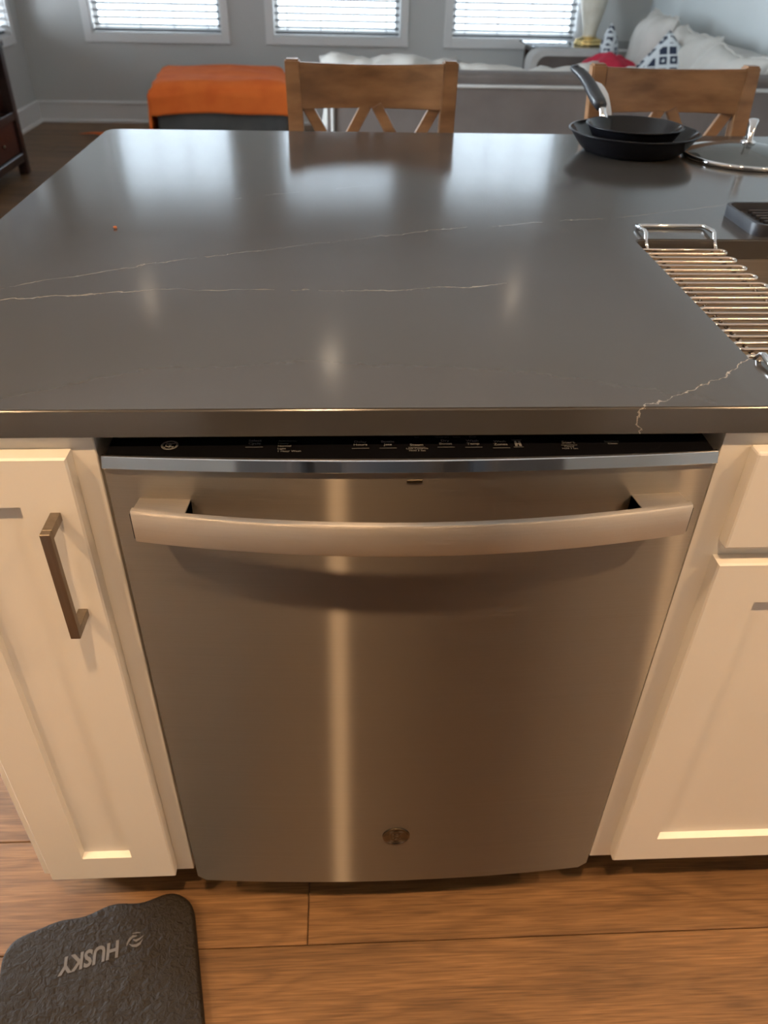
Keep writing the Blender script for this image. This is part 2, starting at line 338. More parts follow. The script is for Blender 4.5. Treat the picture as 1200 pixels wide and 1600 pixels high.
def prism(bm, poly, axis, a, b_, bev=0):
    """extrude a closed 2-D polygon along axis from a to b_"""
    def P(u, v, w_): return {'x': (w_, u, v), 'y': (u, w_, v), 'z': (u, v, w_)}[axis]
    A = [bm.verts.new(P(u, v, a)) for u, v in poly]; B = [bm.verts.new(P(u, v, b_)) for u, v in poly]; n = len(poly)
    fs = [bm.faces.new(A[::-1]), bm.faces.new(B)]
    for i in range(n): fs.append(bm.faces.new((A[i], A[(i+1) % n], B[(i+1) % n], B[i])))
    if bev:
        es = [e for e in fs[0].edges]+[e for e in fs[1].edges]
        bmesh.ops.bevel(bm, geom=es, offset=bev, segments=2, affect='EDGES')
def rrect(x0, x1, y0, y1, r, n=6):
    rs = r if isinstance(r, (list, tuple)) else [r]*4
    out = []
    for (cx, cy, sx, sy, a0), rr in zip(((x0, y0, 1, 1, PI), (x1, y0, -1, 1, 1.5*PI), (x1, y1, -1, -1, 0), (x0, y1, 1, -1, .5*PI)), rs):
        for k in range(n+1):
            a = a0+k*PI/2/n; out.append((cx+sx*rr+rr*math.cos(a), cy+sy*rr+rr*math.sin(a)))
    return out
def frame(bm, x0, x1, z0, z1, wd, y0, y1, bev=.0015):
    """four mitred-looking rails in the xz plane"""
    box(bm, x0, x0+wd, y0, y1, z0, z1, bev, 1); box(bm, x1-wd, x1, y0, y1, z0, z1, bev, 1)
    box(bm, x0+wd, x1-wd, y0, y1, z0, z0+wd, bev, 1); box(bm, x0+wd, x1-wd, y0, y1, z1-wd, z1, bev, 1)
def text_mesh(s, size, off=0, shear=0, align='CENTER', ext=.0):
    cu = bpy.data.curves.new('t', 'FONT'); cu.body = s; cu.size = size; cu.offset = off; cu.shear = shear; cu.extrude = ext
    cu.align_x = align; cu.align_y = 'CENTER'; cu.resolution_u = 3
    o = bpy.data.objects.new('t', cu); C.objects.link(o)
    dg = bpy.context.evaluated_depsgraph_get(); dg.update()
    me = bpy.data.meshes.new_from_object(o.evaluated_get(dg)); bpy.data.objects.remove(o); return me
def pillow_bm(W, H, T, n=22, wr=.01, seed=0, pinch=.06, freq=6, sag=0):
    bm = bmesh.new(); sd = Vector((seed*3.1, seed*1.7, seed))
    g = {}
    for s in (1, -1):
        for i in range(n+1):
            for j in range(n+1):
                if s == -1 and (i in (0, n) or j in (0, n)): g[s, i, j] = g[1, i, j]; continue
                u, v = 2*i/n-1, 2*j/n-1
                th = ((1-abs(u)**2.6)*(1-abs(v)**2.6))**.5
                x = u*W/2*(1-pinch*(1-v*v)*abs(u)); y = v*H/2*(1-pinch*(1-u*u)*abs(v))
                x += 0; z = s*T/2*th
                nn = noise.noise(Vector((x*freq, y*freq*.6, s*2))+sd)+.5*noise.noise(Vector((x*freq*2.3, y*freq*1.4, s*2))+sd)
                z += s*nn*wr*(.3+th); y -= sag*(1-v)*.5*th
                x += noise.noise(Vector((y*4, 1, 0))+sd)*wr*.8; y += noise.noise(Vector((x*4, 7, 0))+sd)*wr*.8+noise.noise(Vector((x*15, 3, 0))+sd)*wr*.45
                g[s, i, j] = bm.verts.new((x, y, z))
        for i in range(n):
            for j in range(n):
                q = [g[s, i, j], g[s, i+1, j], g[s, i+1, j+1], g[s, i, j+1]]
                bm.faces.new(q if s == 1 else q[::-1])
    rim = [g[1, i, 0] for i in range(n)]+[g[1, n, j] for j in range(n)]+[g[1, i, n] for i in range(n, 0, -1)]+[g[1, 0, j] for j in range(n, 0, -1)]
    return bm, [v.co.copy() for v in rim]
def pillow(name, loc, rot, W, H, T, m, label, cat, group=None, wr=.01, seed=0, piping=True, freq=6, pinch=.06, sag=0):
    bm, rim = pillow_bm(W, H, T, wr=wr, seed=seed, freq=freq, pinch=pinch, sag=sag)
    o = obj(name, bm, m, None, loc, smooth=True); o.rotation_euler = rot; tag(o, label, cat, group)
    if piping:
        b2 = bmesh.new(); tube(b2, rim, .006, 6, closed=True); obj('piping', b2, MT['piping'], o, smooth=True)
    return o

# ------------------------------------------------------------------ setting
XL, XR, YB, YF = -2.54, 2.37, 6.55, -1.95
fl = bx('floor', MT['subfloor'], None, XL-.15, XR+.15, YF-.15, YB+.15, -.06, -.0085, 0); tag(fl, kind='structure')
PW, PL = .19, 1.22
plank_me = {}
def plank(x0, x1, y0):
    key = round(x1-x0, 3)
    if key not in plank_me:
        bm = bmesh.new(); L_ = (x1-x0)/2-.0007; box(bm, -L_, L_, -PW/2+.0007, PW/2-.0007, -.0085, 0)
        bmesh.ops.bevel(bm, geom=[e for e in bm.edges if all(v.co.z > -.001 for v in e.verts)], offset=.0011, segments=1, affect='EDGES')
        me = bpy.data.meshes.new('plank'); bmesh.ops.recalc_face_normals(bm, faces=bm.faces[:]); bm.to_mesh(me); bm.free(); me.materials.append(MT['floor']); plank_me[key] = me
    o = bpy.data.objects.new('plank', plank_me[key]); C.objects.link(o); o.parent = fl; o.location = ((x0+x1)/2, y0+PW/2, 0)
row = -10
y = -.055+row*PW
while y < YB:
    if row == 0: off = -.137
    elif row == -1: off = .74
    else: off = random.choice((.1, .3, .5, .7, .9, 1.1))
    k0 = math.floor((XL-off)/PL)
    x = off+k0*PL
    while x < XR:
        a, c = max(x, XL), min(x+PL, XR)
        if c-a > .03: plank(round(a, 3), round(c, 3), y)
        x += PL
    y += PW; row += 1

def wall_far():
    bm = bmesh.new(); y0, y1 = YB, YB+.16
    xs = [XL-.15]
    for x, ww in WX: xs += [x-ww/2, x+ww/2]
    xs.append(XR+.15)
    for i in range(0, len(xs), 2): box(bm, xs[i], xs[i+1], y0, y1, 0, CEIL)
    for x, ww in WX:
        box(bm, x-ww/2, x+ww/2, y0, y1, 0, WZ0); box(bm, x-ww/2, x+ww/2, y0, y1, WZ1, CEIL)
    return bm
tag(obj('wall_back', wall_far(), MT['wall']), kind='structure')
bm = bmesh.new(); LY0, LY1 = 5.33, 6.29
box(bm, XL-.15, XL, YF-.15, 1.0, 0, CEIL); box(bm, XL-.15, XL, 2.8, LY0, 0, CEIL); box(bm, XL-.15, XL, 1.0, 2.8, 2.13, CEIL); box(bm, XL-.15, XL, LY1, YB, 0, CEIL); box(bm, XL-.15, XL, LY0, LY1, 0, WZ0); box(bm, XL-.15, XL, LY0, LY1, WZ1, CEIL)
tag(obj('wall_left', bm, MT['wall']), kind='structure')
bm = bmesh.new(); box(bm, XR, XR+.15, YF-.15, YB, 0, CEIL); tag(obj('wall_right', bm, MT['wall_lit']), kind='structure')
bm = bmesh.new(); box(bm, XL, XR, YF-.15, YF, 0, CEIL); tag(obj('wall_front', bm, MT['wall']), kind='structure')
bm = bmesh.new(); box(bm, XL-.15, XR+.15, YF-.15, YB+.16, CEIL, CEIL+.1); tag(obj('ceiling', bm, MT['ceiling']), kind='structure')
def baseboard(name, along, a, c, pos, sgn):
    bm = bmesh.new()
    prof = [(0, 0), (.030, 0), (.030, .012), (.022, .020), (.016, .024), (.016, .132), (.022, .136), (.022, .148), (.012, .156), (0, .156)]
    prism(bm, [(pos+sgn*u, v) for u, v in prof], along, a, c)
    tag(obj(name, bm, MT['trim']), kind='structure')
baseboard('baseboard_back', 'x', XL, XR, YB, -1)
baseboard('baseboard_left', 'y', 2.87, YB, XL, 1)
baseboard('baseboard_right', 'y', 2.5, YB, XR, -1)

slat_me = None
def window(idx, cx, ww, wall):
    """built facing -y at the origin, then placed on the wall"""
    root = empty('window_%d' % idx); tag(root, kind='structure')
    h0, h1 = WZ0, WZ1; W2 = ww/2
    bm = bmesh.new(); cw = .06
    frame(bm, -W2-cw, W2+cw, h0-cw, h1+cw, cw, -.02, 0, .003); obj('casing', bm, MT['trim'], root)
    bm = bmesh.new(); frame(bm, -W2, W2, h0, h1, .006, 0, .10, 0); obj('jamb', bm, MT['trim'], root)
    bm = bmesh.new(); zm = (h0+h1)/2
    frame(bm, -W2+.006, W2-.006, h0+.006, zm, .035, .10, .13, .002); frame(bm, -W2+.006, W2-.006, zm, h1-.006, .035, .12, .15, .002); obj('sash', bm, MT['trim'], root)
    bx('pane', MT['glass'], root, -W2+.04, W2-.04, .112, .116, h0+.04, zm-.03, 0); bx('pane', MT['glass'], root, -W2+.04, W2-.04, .132, .136, zm+.03, h1-.04, 0)
    if wall == 'b': root.location = (cx, YB, 0)
    else: root.location = (XL, cx, 0); root.rotation_euler = (0, 0, PI/2)
    return root
def blind(cx, ww, wall, label):
    root = empty('window_blind'); tag(root, label, 'blind', 'white slatted blinds in the windows')
    W2 = ww/2-.012; global slat_me
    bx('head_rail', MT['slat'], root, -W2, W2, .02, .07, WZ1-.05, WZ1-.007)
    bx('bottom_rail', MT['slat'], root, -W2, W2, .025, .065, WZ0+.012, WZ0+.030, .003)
    if slat_me is None:
        bm = bmesh.new(); prof = []
        for k in range(5):
            u = -.025+.0125*k; prof.append((u, .003*(1-(u/.025)**2)))
        pr = prof+[(u, v-.0025) for u, v in prof[::-1]]
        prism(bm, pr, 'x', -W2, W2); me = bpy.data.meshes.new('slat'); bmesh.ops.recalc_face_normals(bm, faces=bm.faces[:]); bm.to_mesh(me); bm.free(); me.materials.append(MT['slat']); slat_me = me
    z = WZ0+.058
    while z < WZ1-.06:
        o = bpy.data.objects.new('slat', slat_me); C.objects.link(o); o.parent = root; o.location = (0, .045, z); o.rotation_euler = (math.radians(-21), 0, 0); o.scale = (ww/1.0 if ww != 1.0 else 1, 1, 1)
        z += .0465
    for k in (-.39, -.13, .13, .39):
        bm = bmesh.new()
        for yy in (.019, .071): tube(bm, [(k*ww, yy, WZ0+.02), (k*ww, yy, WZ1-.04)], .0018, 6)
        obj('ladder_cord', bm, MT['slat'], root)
    if wall == 'b': root.location = (cx, YB, 0)
    else: root.location = (XL, cx, 0); root.rotation_euler = (0, 0, PI/2)
wl = ['white slatted blind in the window nearest the left corner, above the ottoman side', 'white slatted blind in the middle window, straight above the nearer wooden stool', 'white slatted blind in the window beside the ivory lamp']
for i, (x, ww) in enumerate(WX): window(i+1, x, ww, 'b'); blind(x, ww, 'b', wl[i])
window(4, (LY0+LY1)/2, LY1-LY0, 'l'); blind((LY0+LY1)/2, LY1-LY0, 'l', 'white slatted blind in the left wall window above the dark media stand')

LBL = ['round recessed ceiling light above the narrow left cabinet', 'round recessed ceiling light above the dishwasher', 'round recessed ceiling light above the sink', 'round recessed ceiling light at the left kitchen wall', 'round recessed ceiling light at the right kitchen wall',
       'round recessed ceiling light above the orange ottoman', 'round recessed ceiling light above the sofa', 'round recessed ceiling light in the middle between island and windows']
dr_ = empty('added_door_1', (XL, 1.9, 0), PI/2); tag(dr_, kind='structure')  # unseen patio door, added to bring cool side light in
bm = bmesh.new(); frame(bm, -.96, .96, .0, 2.19, .06, -.02, 0, .002); obj('casing', bm, MT['trim'], dr_)
for a, c in ((-.895, 0), (0, .895)):
    bm = bmesh.new(); frame(bm, a, c, .005, 2.125, .06, .04, .08, .002); obj('leaf_frame', bm, MT['trim'], dr_); bx('pane', MT['glass'], dr_, a+.06, c-.06, .058, .062, .065, 2.065, 0)
for i, (x, y) in enumerate(KC+LC):
    r = empty('ceiling_light', (x, y, CEIL)); tag(r, LBL[i], 'ceiling light', 'recessed ceiling lights over the '+('kitchen' if i < len(KC) else 'living room'))
    bm = bmesh.new(); lathe(bm, [(.062, -.001), (.064, -.006), (.085, -.006), (.09, -.001), (.062, -.001)], 32); obj('trim_ring', bm, MT['trim'], r)
    bm = bmesh.new(); lathe(bm, [(0, -.0015), (.061, -.0015), (.061, -.001), (0, -.001)], 24); obj('lens', bm, MT['lens'] if i < len(KC) else MT['trim'], r)

# ------------------------------------------------------------------ island: countertop
ZT, ZB = .915, .8857
CX0, CX1, CY0, CY1 = -.597, 1.55, .0127, 1.3174
SX0, SX1, SY0, SY1 = .3735, 1.12, .115, .535
bm = bmesh.new()
def loop(pts): 
    vs = [bm.verts.new((a, c, ZB)) for a, c in pts]; return [bm.edges.new((vs[i], vs[(i+1) % len(vs)])) for i in range(len(vs))]
es = loop(rrect(CX0, CX1, CY0, CY1, [.006, .006, .03, .03]))+loop(rrect(SX0, SX1, SY0, SY1, .012))
r_ = bmesh.ops.triangle_fill(bm, edges=es, use_beauty=True)
fs = [f for f in r_['geom'] if isinstance(f, bmesh.types.BMFace)]
ex = bmesh.ops.extrude_face_region(bm, geom=bm.faces[:]+bm.edges[:]+bm.verts[:])
for v in [g for g in ex['geom'] if isinstance(g, bmesh.types.BMVert)]: v.co.z = ZT
bmesh.ops.recalc_face_normals(bm, faces=bm.faces[:])
sh = [e for e in bm.edges if len(e.link_faces) == 2 and e.calc_face_angle() > 1.0 and all(abs(v.co.z-ZT) < 1e-5 for v in e.verts)]
bmesh.ops.bevel(bm, geom=sh, offset=.0022, segments=3, affect='EDGES')
ct = obj('island_countertop', bm, MT['quartz'])
tag(ct, 'dark grey quartz island countertop with thin pale veins', 'countertop')

# ------------------------------------------------------------------ cabinets
def shaker(name, x0, x1, z0, z1, root, rail=.058, yf=.003, yb=.0215, slab=False):
    bm = bmesh.new()
    if slab: box(bm, x0, x1, yf, yb, z0, z1, .003, 2)
    else:
        # front frame face with bevelled inner lip to a recessed panel
        a = rail; d = .009
        def ring(x0, x1, z0, z1, y): return [bm.verts.new(p) for p in ((x0, y, z0), (x1, y, z0), (x1, y, z1), (x0, y, z1))]
        R0 = ring(x0, x1, z0, z1, yb); R1 = ring(x0, x1, z0, z1, yf+.002); R2 = ring(x0+.002, x1-.002, z0+.002, z1-.002, yf)
        R3 = ring(x0+a, x1-a, z0+a, z1-a, yf); R4 = ring(x0+a+.0015, x1-a-.0015, z0+a+.004, z1-a-.002, yf+d)
        for A, B in ((R0, R1), (R1, R2), (R2, R3), (R3, R4)):
            for k in range(4): bm.faces.new((A[k], A[(k+1) % 4], B[(k+1) % 4], B[k]))
        bm.faces.new(R4); bm.faces.new(R0[::-1])
    return obj(name, bm, MT['white_paint'], root)
cb = empty('base_cabinet', (-.43, .3, 0)); tag(cb, 'narrow white shaker base cabinet left of the dishwasher with a metal bar pull', 'cabinet')
def sub(o, p): o.parent = p; o.matrix_parent_inverse = p.matrix_basis.inverted(); return o
bx_ = bmesh.new(); box(bx_, -.542, -.3125, .022, .62, .096, .8845, .001, 1)
sub(obj('carcass', bx_, MT['white_paint']), cb)
d1 = shaker('door', -.522, -.336, .110, .868, None, .057); sub(d1, cb)
bm = bmesh.new(); hx = -.3600
box(bm, hx-.0052, hx+.0052, -.034, -.026, .6625, .8045, .0006, 1); box(bm, hx-.0052, hx+.0052, -.0262, .0032, .7945, .8045, .0005, 1); box(bm, hx-.0052, hx+.0052, -.0262, .0032, .6625, .6725, .0005, 1)
hd = obj('bar_pull', bm, MT['nickel']); hd.parent = d1; tag(hd, 'brushed bronze-grey square bar pull')
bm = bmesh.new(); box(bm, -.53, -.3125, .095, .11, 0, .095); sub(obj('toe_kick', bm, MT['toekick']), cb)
sc = empty('sink_cabinet', (.75, .3, 0)); tag(sc, 'wide white shaker sink cabinet right of the dishwasher', 'cabinet')
SR = 1.17
bm = bmesh.new()
box(bm, .3155, .348, .022, .041, .096, .8845); box(bm, SR-.033, SR, .022, .041, .096, .8845); box(bm, .348, SR-.033, .022, .041, .85, .8845); box(bm, .348, SR-.033, .022, .041, .096, .13); box(bm, .348, SR-.033, .022, .041, .715, .755); box(bm, .72, .765, .022, .041, .13, .85)
box(bm, .3155, .3335, .041, .62, .096, .8845); box(bm, SR-.018, SR, .041, .62, .096, .8845); box(bm, .3335, SR-.018, .041, .62, .096, .114); box(bm, .3335, SR-.018, .608, .62, .114, .8845)
sub(obj('carcass', bm, MT['white_paint']), sc)
for a, c in ((.3445, .737), (.748, 1.141)):
    sub(shaker('door', a, c, .112, .722, None), sc)
    sub(shaker('drawer_front', a, c, .7435, .868, None, slab=True), sc)
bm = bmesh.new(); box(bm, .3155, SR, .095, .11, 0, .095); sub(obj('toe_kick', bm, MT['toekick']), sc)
bm = bmesh.new(); box(bm, -.542, SR, .64, .94, 0, .8845, .002, 1); tag(obj('island_core', bm, MT['white_paint']), 'plain white boxed core of the island under the seating overhang', 'island')

# ------------------------------------------------------------------ sink
bm = bmesh.new(); dz = .23
o_ = rrect(SX0-.02, SX1+.02, SY0-.02, SY1+.02, .02); i_ = rrect(SX0+.001, SX1-.001, SY0+.001, SY1-.001, .015); b2_ = rrect(SX0+.012, SX1-.012, SY0+.012, SY1-.012, .03)
rings = [[(x, y, .8833) for x, y in o_], [(x, y, .8855) for x, y in o_], [(x, y, .8855) for x, y in i_], [(x, y, .8855-dz+.02) for x, y in b2_], [(x*.97+.03*(SX0+SX1)/2, y*.95+.05*(SY0+SY1)/2, .8855-dz) for x, y in b2_]]
rv = [[bm.verts.new(p) for p in r] for r in rings]; n = len(o_)
for A, B in zip(rv, rv[1:]):
    for k in range(n): bm.faces.new((A[k], A[(k+1) % n], B[(k+1) % n], B[k]))
bm.faces.new(rv[-1])
me_s = obj('kitchen_sink', bm, MT['sink'], auto=.7); tag(me_s, 'undermount brushed steel sink set in the island under the wire rack', 'sink')
md = me_s.modifiers.new('thick', 'SOLIDIFY'); md.thickness = .0012; md.offset = -1
bm = bmesh.new(); cxs, cys = .75, .36
lathe(bm, [(0, .001), (.03, .001), (.032, .003), (.055, .003), (.058, .0)], 32, (cxs, cys, .8855-dz)); obj('drain', bm, MT['chrome'], me_s, smooth=True)

# ------------------------------------------------------------------ dish rack
rk = empty('dish_rack', (.44, .33, .905)); tag(rk, 'serpentine steel wire dish rack hanging over the sink edge', 'dish rack')
bm = bmesh.new(); xa, xb = .3800, .508; z0 = .9035; pts = []; sp_ = .0176; N = 23; yk = .520
for i in range(N):
    yy = yk-i*sp_; L_, R_ = (xa, xb) if i % 2 == 0 else (xb, xa)
    r = sp_/2
    if i == 0: pts.append((xa, yy, z0))
    if i % 2 == 0:
        pts.append((xb-r, yy, z0))
        if i < N-1:
            for k in range(1, 6): a = PI/2-k*PI/6; pts.append((xb-r+r*math.cos(a), yy-r+r*math.sin(a), z0))
            pts.append((xb-r, yy-sp_, z0))
    else:
        pts.append((xa+r, yy, z0))
        if i < N-1:
            for k in range(1, 6): a = PI/2+k*PI/6; pts.append((xa+r+r*math.cos(a), yy-r+r*math.sin(a), z0))
            pts.append((xa+r, yy-sp_, z0))
tube(bm, pts, .0024, 10); sub(obj('serpentine_wire', bm, MT['copper_chrome'], smooth=True), rk)
for xx in (.400, .490):
    bm = bmesh.new(); tube(bm, [(xx, .530, z0-.005), (xx, yk-(N-1)*sp_-.006, z0-.005)], .0024, 8); sub(obj('support_rod', bm, MT['copper_chrome'], smooth=True), rk)
def hanger(ys, s, nm, x0=.392, r=.0032):
    bm = bmesh.new(); x1 = .4985
    P = [(x0, ys, z0-.004), (x0, ys+s*.012, .909), (x0, ys+s*.022, .9215), (x0, ys+s*.027, .9225), (x0-.001, ys+s*.062, .9195), (x0+.002, ys+s*.0665, .9187), (x0+.007, ys+s*.068, .9185),
         (x1-.007, ys+s*.068, .9185), (x1-.002, ys+s*.0665, .9187), (x1+.001, ys+s*.062, .9195), (x1, ys+s*.027, .9225), (x1, ys+s*.022, .9215), (x1, ys+s*.012, .909), (x1, ys, z0-.004)]
    tube(bm, P, r, 10); sub(obj(nm, bm, MT['chrome'], smooth=True), rk)
hanger(.524, 1, 'hanger'); hanger(.139, -1, 'hanger', .3815, .0036)

# ------------------------------------------------------------------ drying tray
tr_ = empty('drying_tray', (.70, .615, ZT)); tag(tr_, 'black ribbed rubber tray on the countertop behind the sink', 'tray')
bm = bmesh.new(); po = rrect(-.137, .16, -.068, .066, .022); pi2 = rrect(-.131, .154, -.062, .060, .017); n = len(po)
rr_ = [[(x, y, .0) for x, y in po], [(x*.99, y*.99, .0) for x, y in po], [(x, y, .0165) for x, y in po], [(x*.995, y*.995, .018) for x, y in po], [(x, y, .018) for x, y in pi2], [(x*.98, y*.97, .005) for x, y in pi2]]
rr_ = rr_[:1]+rr_[2:]
rv = [[bm.verts.new(p) for p in r] for r in rr_]
for A, B in zip(rv, rv[1:]):
    for k in range(n): bm.faces.new((A[k], A[(k+1) % n], B[(k+1) % n], B[k]))
bm.faces.new(rv[0][::-1]); bm.faces.new(rv[-1]); obj('tray_body', bm, MT['tray'], tr_, auto=.6)
for k in range(7):
    yy = -.045+k*.015; bx('rib', MT['tray'], tr_, -.10, .13, yy-.0022, yy+.0022, .0048, .0105, .001)

# ------------------------------------------------------------------ dishwasher
dw = empty('dishwasher', (0, .02, 0)); tag(dw, 'brushed stainless steel dishwasher with curved bar handle under the island countertop', 'dishwasher')
WD = .3012; DZ0, DZ1 = .104, .859; BOW = .0125
def bowy(x, b_=BOW): return -b_*(1-(x/WD)**2)
bm = bmesh.new(); NX, cols = 40, []
uvl = bm.loops.layers.uv.new('UVMap')
cut = .012
def zlow(x):
    e = WD-abs(x); return DZ0+(cut*(1-e/cut) if e < cut else 0)*.9
NZ = 12; G = []
xs = [-WD+2*WD*i/NX for i in range(NX+1)]; xs = sorted(set(xs+[-WD+.004, -WD+.012, WD-.004, WD-.012]))
for x in xs:
    c_ = []
    for j in range(NZ+1):
        z = zlow(x)+(DZ1-zlow(x))*j/NZ; c_.append(bm.verts.new((x, bowy(x), z)))
    G.append(c_)
faces = []
for i in range(len(xs)-1):
    for j in range(NZ): faces.append(bm.faces.new((G[i][j], G[i+1][j], G[i+1][j+1], G[i][j+1])))
# folded returns
BK = [[bm.verts.new((x, .045, v.co.z)) for v in (c_[0], c_[-1])] for x, c_ in zip(xs, G)]
for i in range(len(xs)-1):
    bm.faces.new((BK[i][0], BK[i+1][0], G[i+1][0], G[i][0])); bm.faces.new((G[i][-1], G[i+1][-1], BK[i+1][1], BK[i][1]))
    bm.faces.new((BK[i][0], BK[i][1], BK[i+1][1], BK[i+1][0]))
for i in (0, len(xs)-1): bm.faces.new(G[i]+[BK[i][1], BK[i][0]])
for f in bm.faces:
    for l in f.loops: l[uvl].uv = ((l.vert.co.x+WD)/(2*WD), (l.vert.co.z)/.8)
me = bpy.data.meshes.new('door_panel'); bmesh.ops.recalc_face_normals(bm, faces=bm.faces[:]); bm.to_mesh(me); bm.free()
dp = link('door_panel', me, MT['door_steel']); sub(dp, dw)
for p in me.polygons: p.use_smooth = True
me.set_sharp_from_angle(angle=.5)
# chrome strip
bm = bmesh.new(); A = []
prof = [(.0, .8592), (-.0030, .8598), (-.0044, .8615), (-.0008, .8702), (-.0002, .8718), (.001, .8724), (.004, .8724), (.004, .8592)]
xs2 = [-WD+2*WD*i/32 for i in range(33)]
for x in xs2: A.append([bm.verts.new((x, bowy(x)+dy, z)) for dy, z in prof])
for P_, Q in zip(A, A[1:]):
    for k in range(len(prof)): k2 = (k+1) % len(prof); bm.faces.new((P_[k], P_[k2], Q[k2], Q[k]))
bm.faces.new(A[0]); bm.faces.new(A[-1][::-1]); sub(obj('chrome_trim', bm, MT['chrome'], auto=.5), dw)
# control panel top
bm = bmesh.new(); A = []
xs3 = [-WD+.003+2*(WD-.003)*i/24 for i in range(25)]
T_ = [bm.verts.new((x, bowy(x)+.004, .8716)) for x in xs3]; B_ = [bm.verts.new((x, .052, .8716)) for x in xs3]
T2 = [bm.verts.new((x, bowy(x)+.004, .8594)) for x in xs3]; B2 = [bm.verts.new((x, .052, .8594)) for x in xs3]
for i in range(24):
    bm.faces.new((T_[i], T_[i+1], B_[i+1], B_[i])); bm.faces.new((T2[i], B2[i], B2[i+1], T2[i+1])); bm.faces.new((T_[i], T2[i], T2[i+1], T_[i+1])); bm.faces.new((B_[i], B_[i+1], B2[i+1], B2[i]))
for i in (0, 24): bm.faces.new((T_[i], B_[i], B2[i], T2[i]))
cp = obj('control_panel', bm, MT['black_glass']); sub(cp, dw)
zt = .8722
def ptext(s, x, y, size, off=0.0, al='CENTER'):
    me = text_mesh(s, size, off, align=al); o = link('printed_text', me, MT['print']); o.location = (x, y, zt); sub(o, cp); return o
def pline(x, y, wd):
    o = bx('printed_line', MT['print'], None, x-wd/2, x+wd/2, y-.00018, y+.00018, .8717, .8720, 0); sub(o, cp)
LS = .0054
for s, x, y in (('Select\nCycle', -.1574, .0245), ('Delay\nHours', -.0534, .0208), ('Bottle\nJets', -.0262, .0208), ('Dry\nBoost', .0312, .0218), ('Wash\nTemp', .0587, .0212), ('Wash\nZones', .0861, .0196)):
    ptext(s, x, y, LS, .00012); pline(x, y-.0088, .017)
ptext('Steam', .0022, .0170, LS, .00012); pline(.0022, .0128, .017); ptext('Lock Controls\nHold 3 Sec', .0022, .0082, .0037, .00006)
for k, s in enumerate(('AutoSense', 'Heavy', 'Normal', 'Light', '1 Hour Wash')): ptext(s, -.1345, .0262-k*.0048, .0042, .00006, 'LEFT')
ptext('Start', .1548, .0200, .0068, .0002); pline(.1548, .0150, .016); ptext('Cancel\nHold 3 Sec', .1540, .0100, .0036, .00005)
ptext('Sanitized\nClean', .1992, .0190, .0042, .00006)
for s, x in (('Sani', .0035), ('Heated Dry', .0290), ('Power', .0440), ('Boost', .0600)): ptext(s, x, .0315, .0030)
bm = bmesh.new()
for (x0, x1, y0, y1) in ((.0985, .1085, .0250, .0254), (.0985, .1085, .0120, .0124), (.1005, .1030, .0140, .0235), (.1045, .1070, .0140, .0235), (.1030, .1045, .0175, .0195)): box(bm, x0, x1, y0, y1, .8717, .8720)
o = obj('printed_icon', bm, MT['print']); sub(o, cp)
def monogram(R, mt, z, name, parent, x, y, thick=.0003, rot=None):
    """round ring with curled scrolls and script initials"""
    bm = bmesh.new(); t = R*.045
    for rr in (R*.97, R*.82): tube(bm, [(rr*math.cos(a*PI/20), rr*math.sin(a*PI/20), 0) for a in range(40)], t, 6, closed=True, flat=.5)
    for k in range(4):
        a0 = k*PI/2+PI/4; c = Vector((.66*R*math.cos(a0), .66*R*math.sin(a0), 0))
        tube(bm, [c+Vector((math.cos(a0+2.6+i*.5), math.sin(a0+2.6+i*.5), 0))*R*(.16-.012*i) for i in range(9)], t*.8, 5, flat=.5)
    # G
    tube(bm, [(-.12*R+.34*R*math.cos(a), .04*R+.36*R*math.sin(a), 0) for a in [math.radians(d) for d in range(50, 341, 20)]], t*1.3, 6, flat=.5)
    tube(bm, [(-.25*R, 0, 0), (-.05*R, .06*R, 0), (.18*R, -.06*R, 0), (.12*R, -.4*R, 0), (-.1*R, -.52*R, 0)], t*1.2, 6, flat=.5)
    # E
    tube(bm, [(.28*R+.22*R*math.cos(a), .22*R+.17*R*math.sin(a), 0) for a in [math.radians(d) for d in range(40, 271, 23)]], t*1.2, 6, flat=.5)
    tube(bm, [(.28*R+.26*R*math.cos(a), -.16*R+.21*R*math.sin(a), 0) for a in [math.radians(d) for d in range(90, 331, 24)]], t*1.2, 6, flat=.5)
    o = obj(name, bm, mt, None); o.location = (x, y, z)
    if rot: o.rotation_euler = rot
    return o
o = monogram(.0082, MT['print'], .8721, 'round_emblem', cp, -.2398, .0200); sub(o, cp)
# indicator
bm = bmesh.new(); box(bm, -.0088, .0068, bowy(0)-.0014, bowy(0)+.002, .8472, .8512, .0004, 1); o = sub(obj('indicator_light', bm, MT['badge']), dw); tag(o, 'small grey indicator window')
# handle bar
HE = .2735; HZ0, HZ1 = .795, .832
def hy(x): return -.035-.0293*(1-(x/HE)**2)
bm = bmesh.new(); uvl = bm.loops.layers.uv.new('UVMap')
prof = [(.0085, HZ0+.002), (.003, HZ0), (.0012, HZ0+.0002), (0, HZ0+.0022), (0, HZ1-.0025), (.0014, HZ1-.0003), (.003, HZ1), (.0085, HZ1-.001)]
xs4 = [-HE+2*HE*i/48 for i in range(49)]; A = []
for x in xs4: A.append([bm.verts.new((x, hy(x)+dy, z)) for dy, z in prof])
for P_, Q in zip(A, A[1:]):
    for k in range(len(prof)): k2 = (k+1) % len(prof); bm.faces.new((P_[k], P_[k2], Q[k2], Q[k]))
bm.faces.new(A[0]); bm.faces.new(A[-1][::-1])
for f in bm.faces:
    for l in f.loops: l[uvl].uv = (l.vert.co.x*2+.6, l.vert.co.z)
hb = obj('handle_bar', bm, MT['bar_steel'], auto=.6); sub(hb, dw)
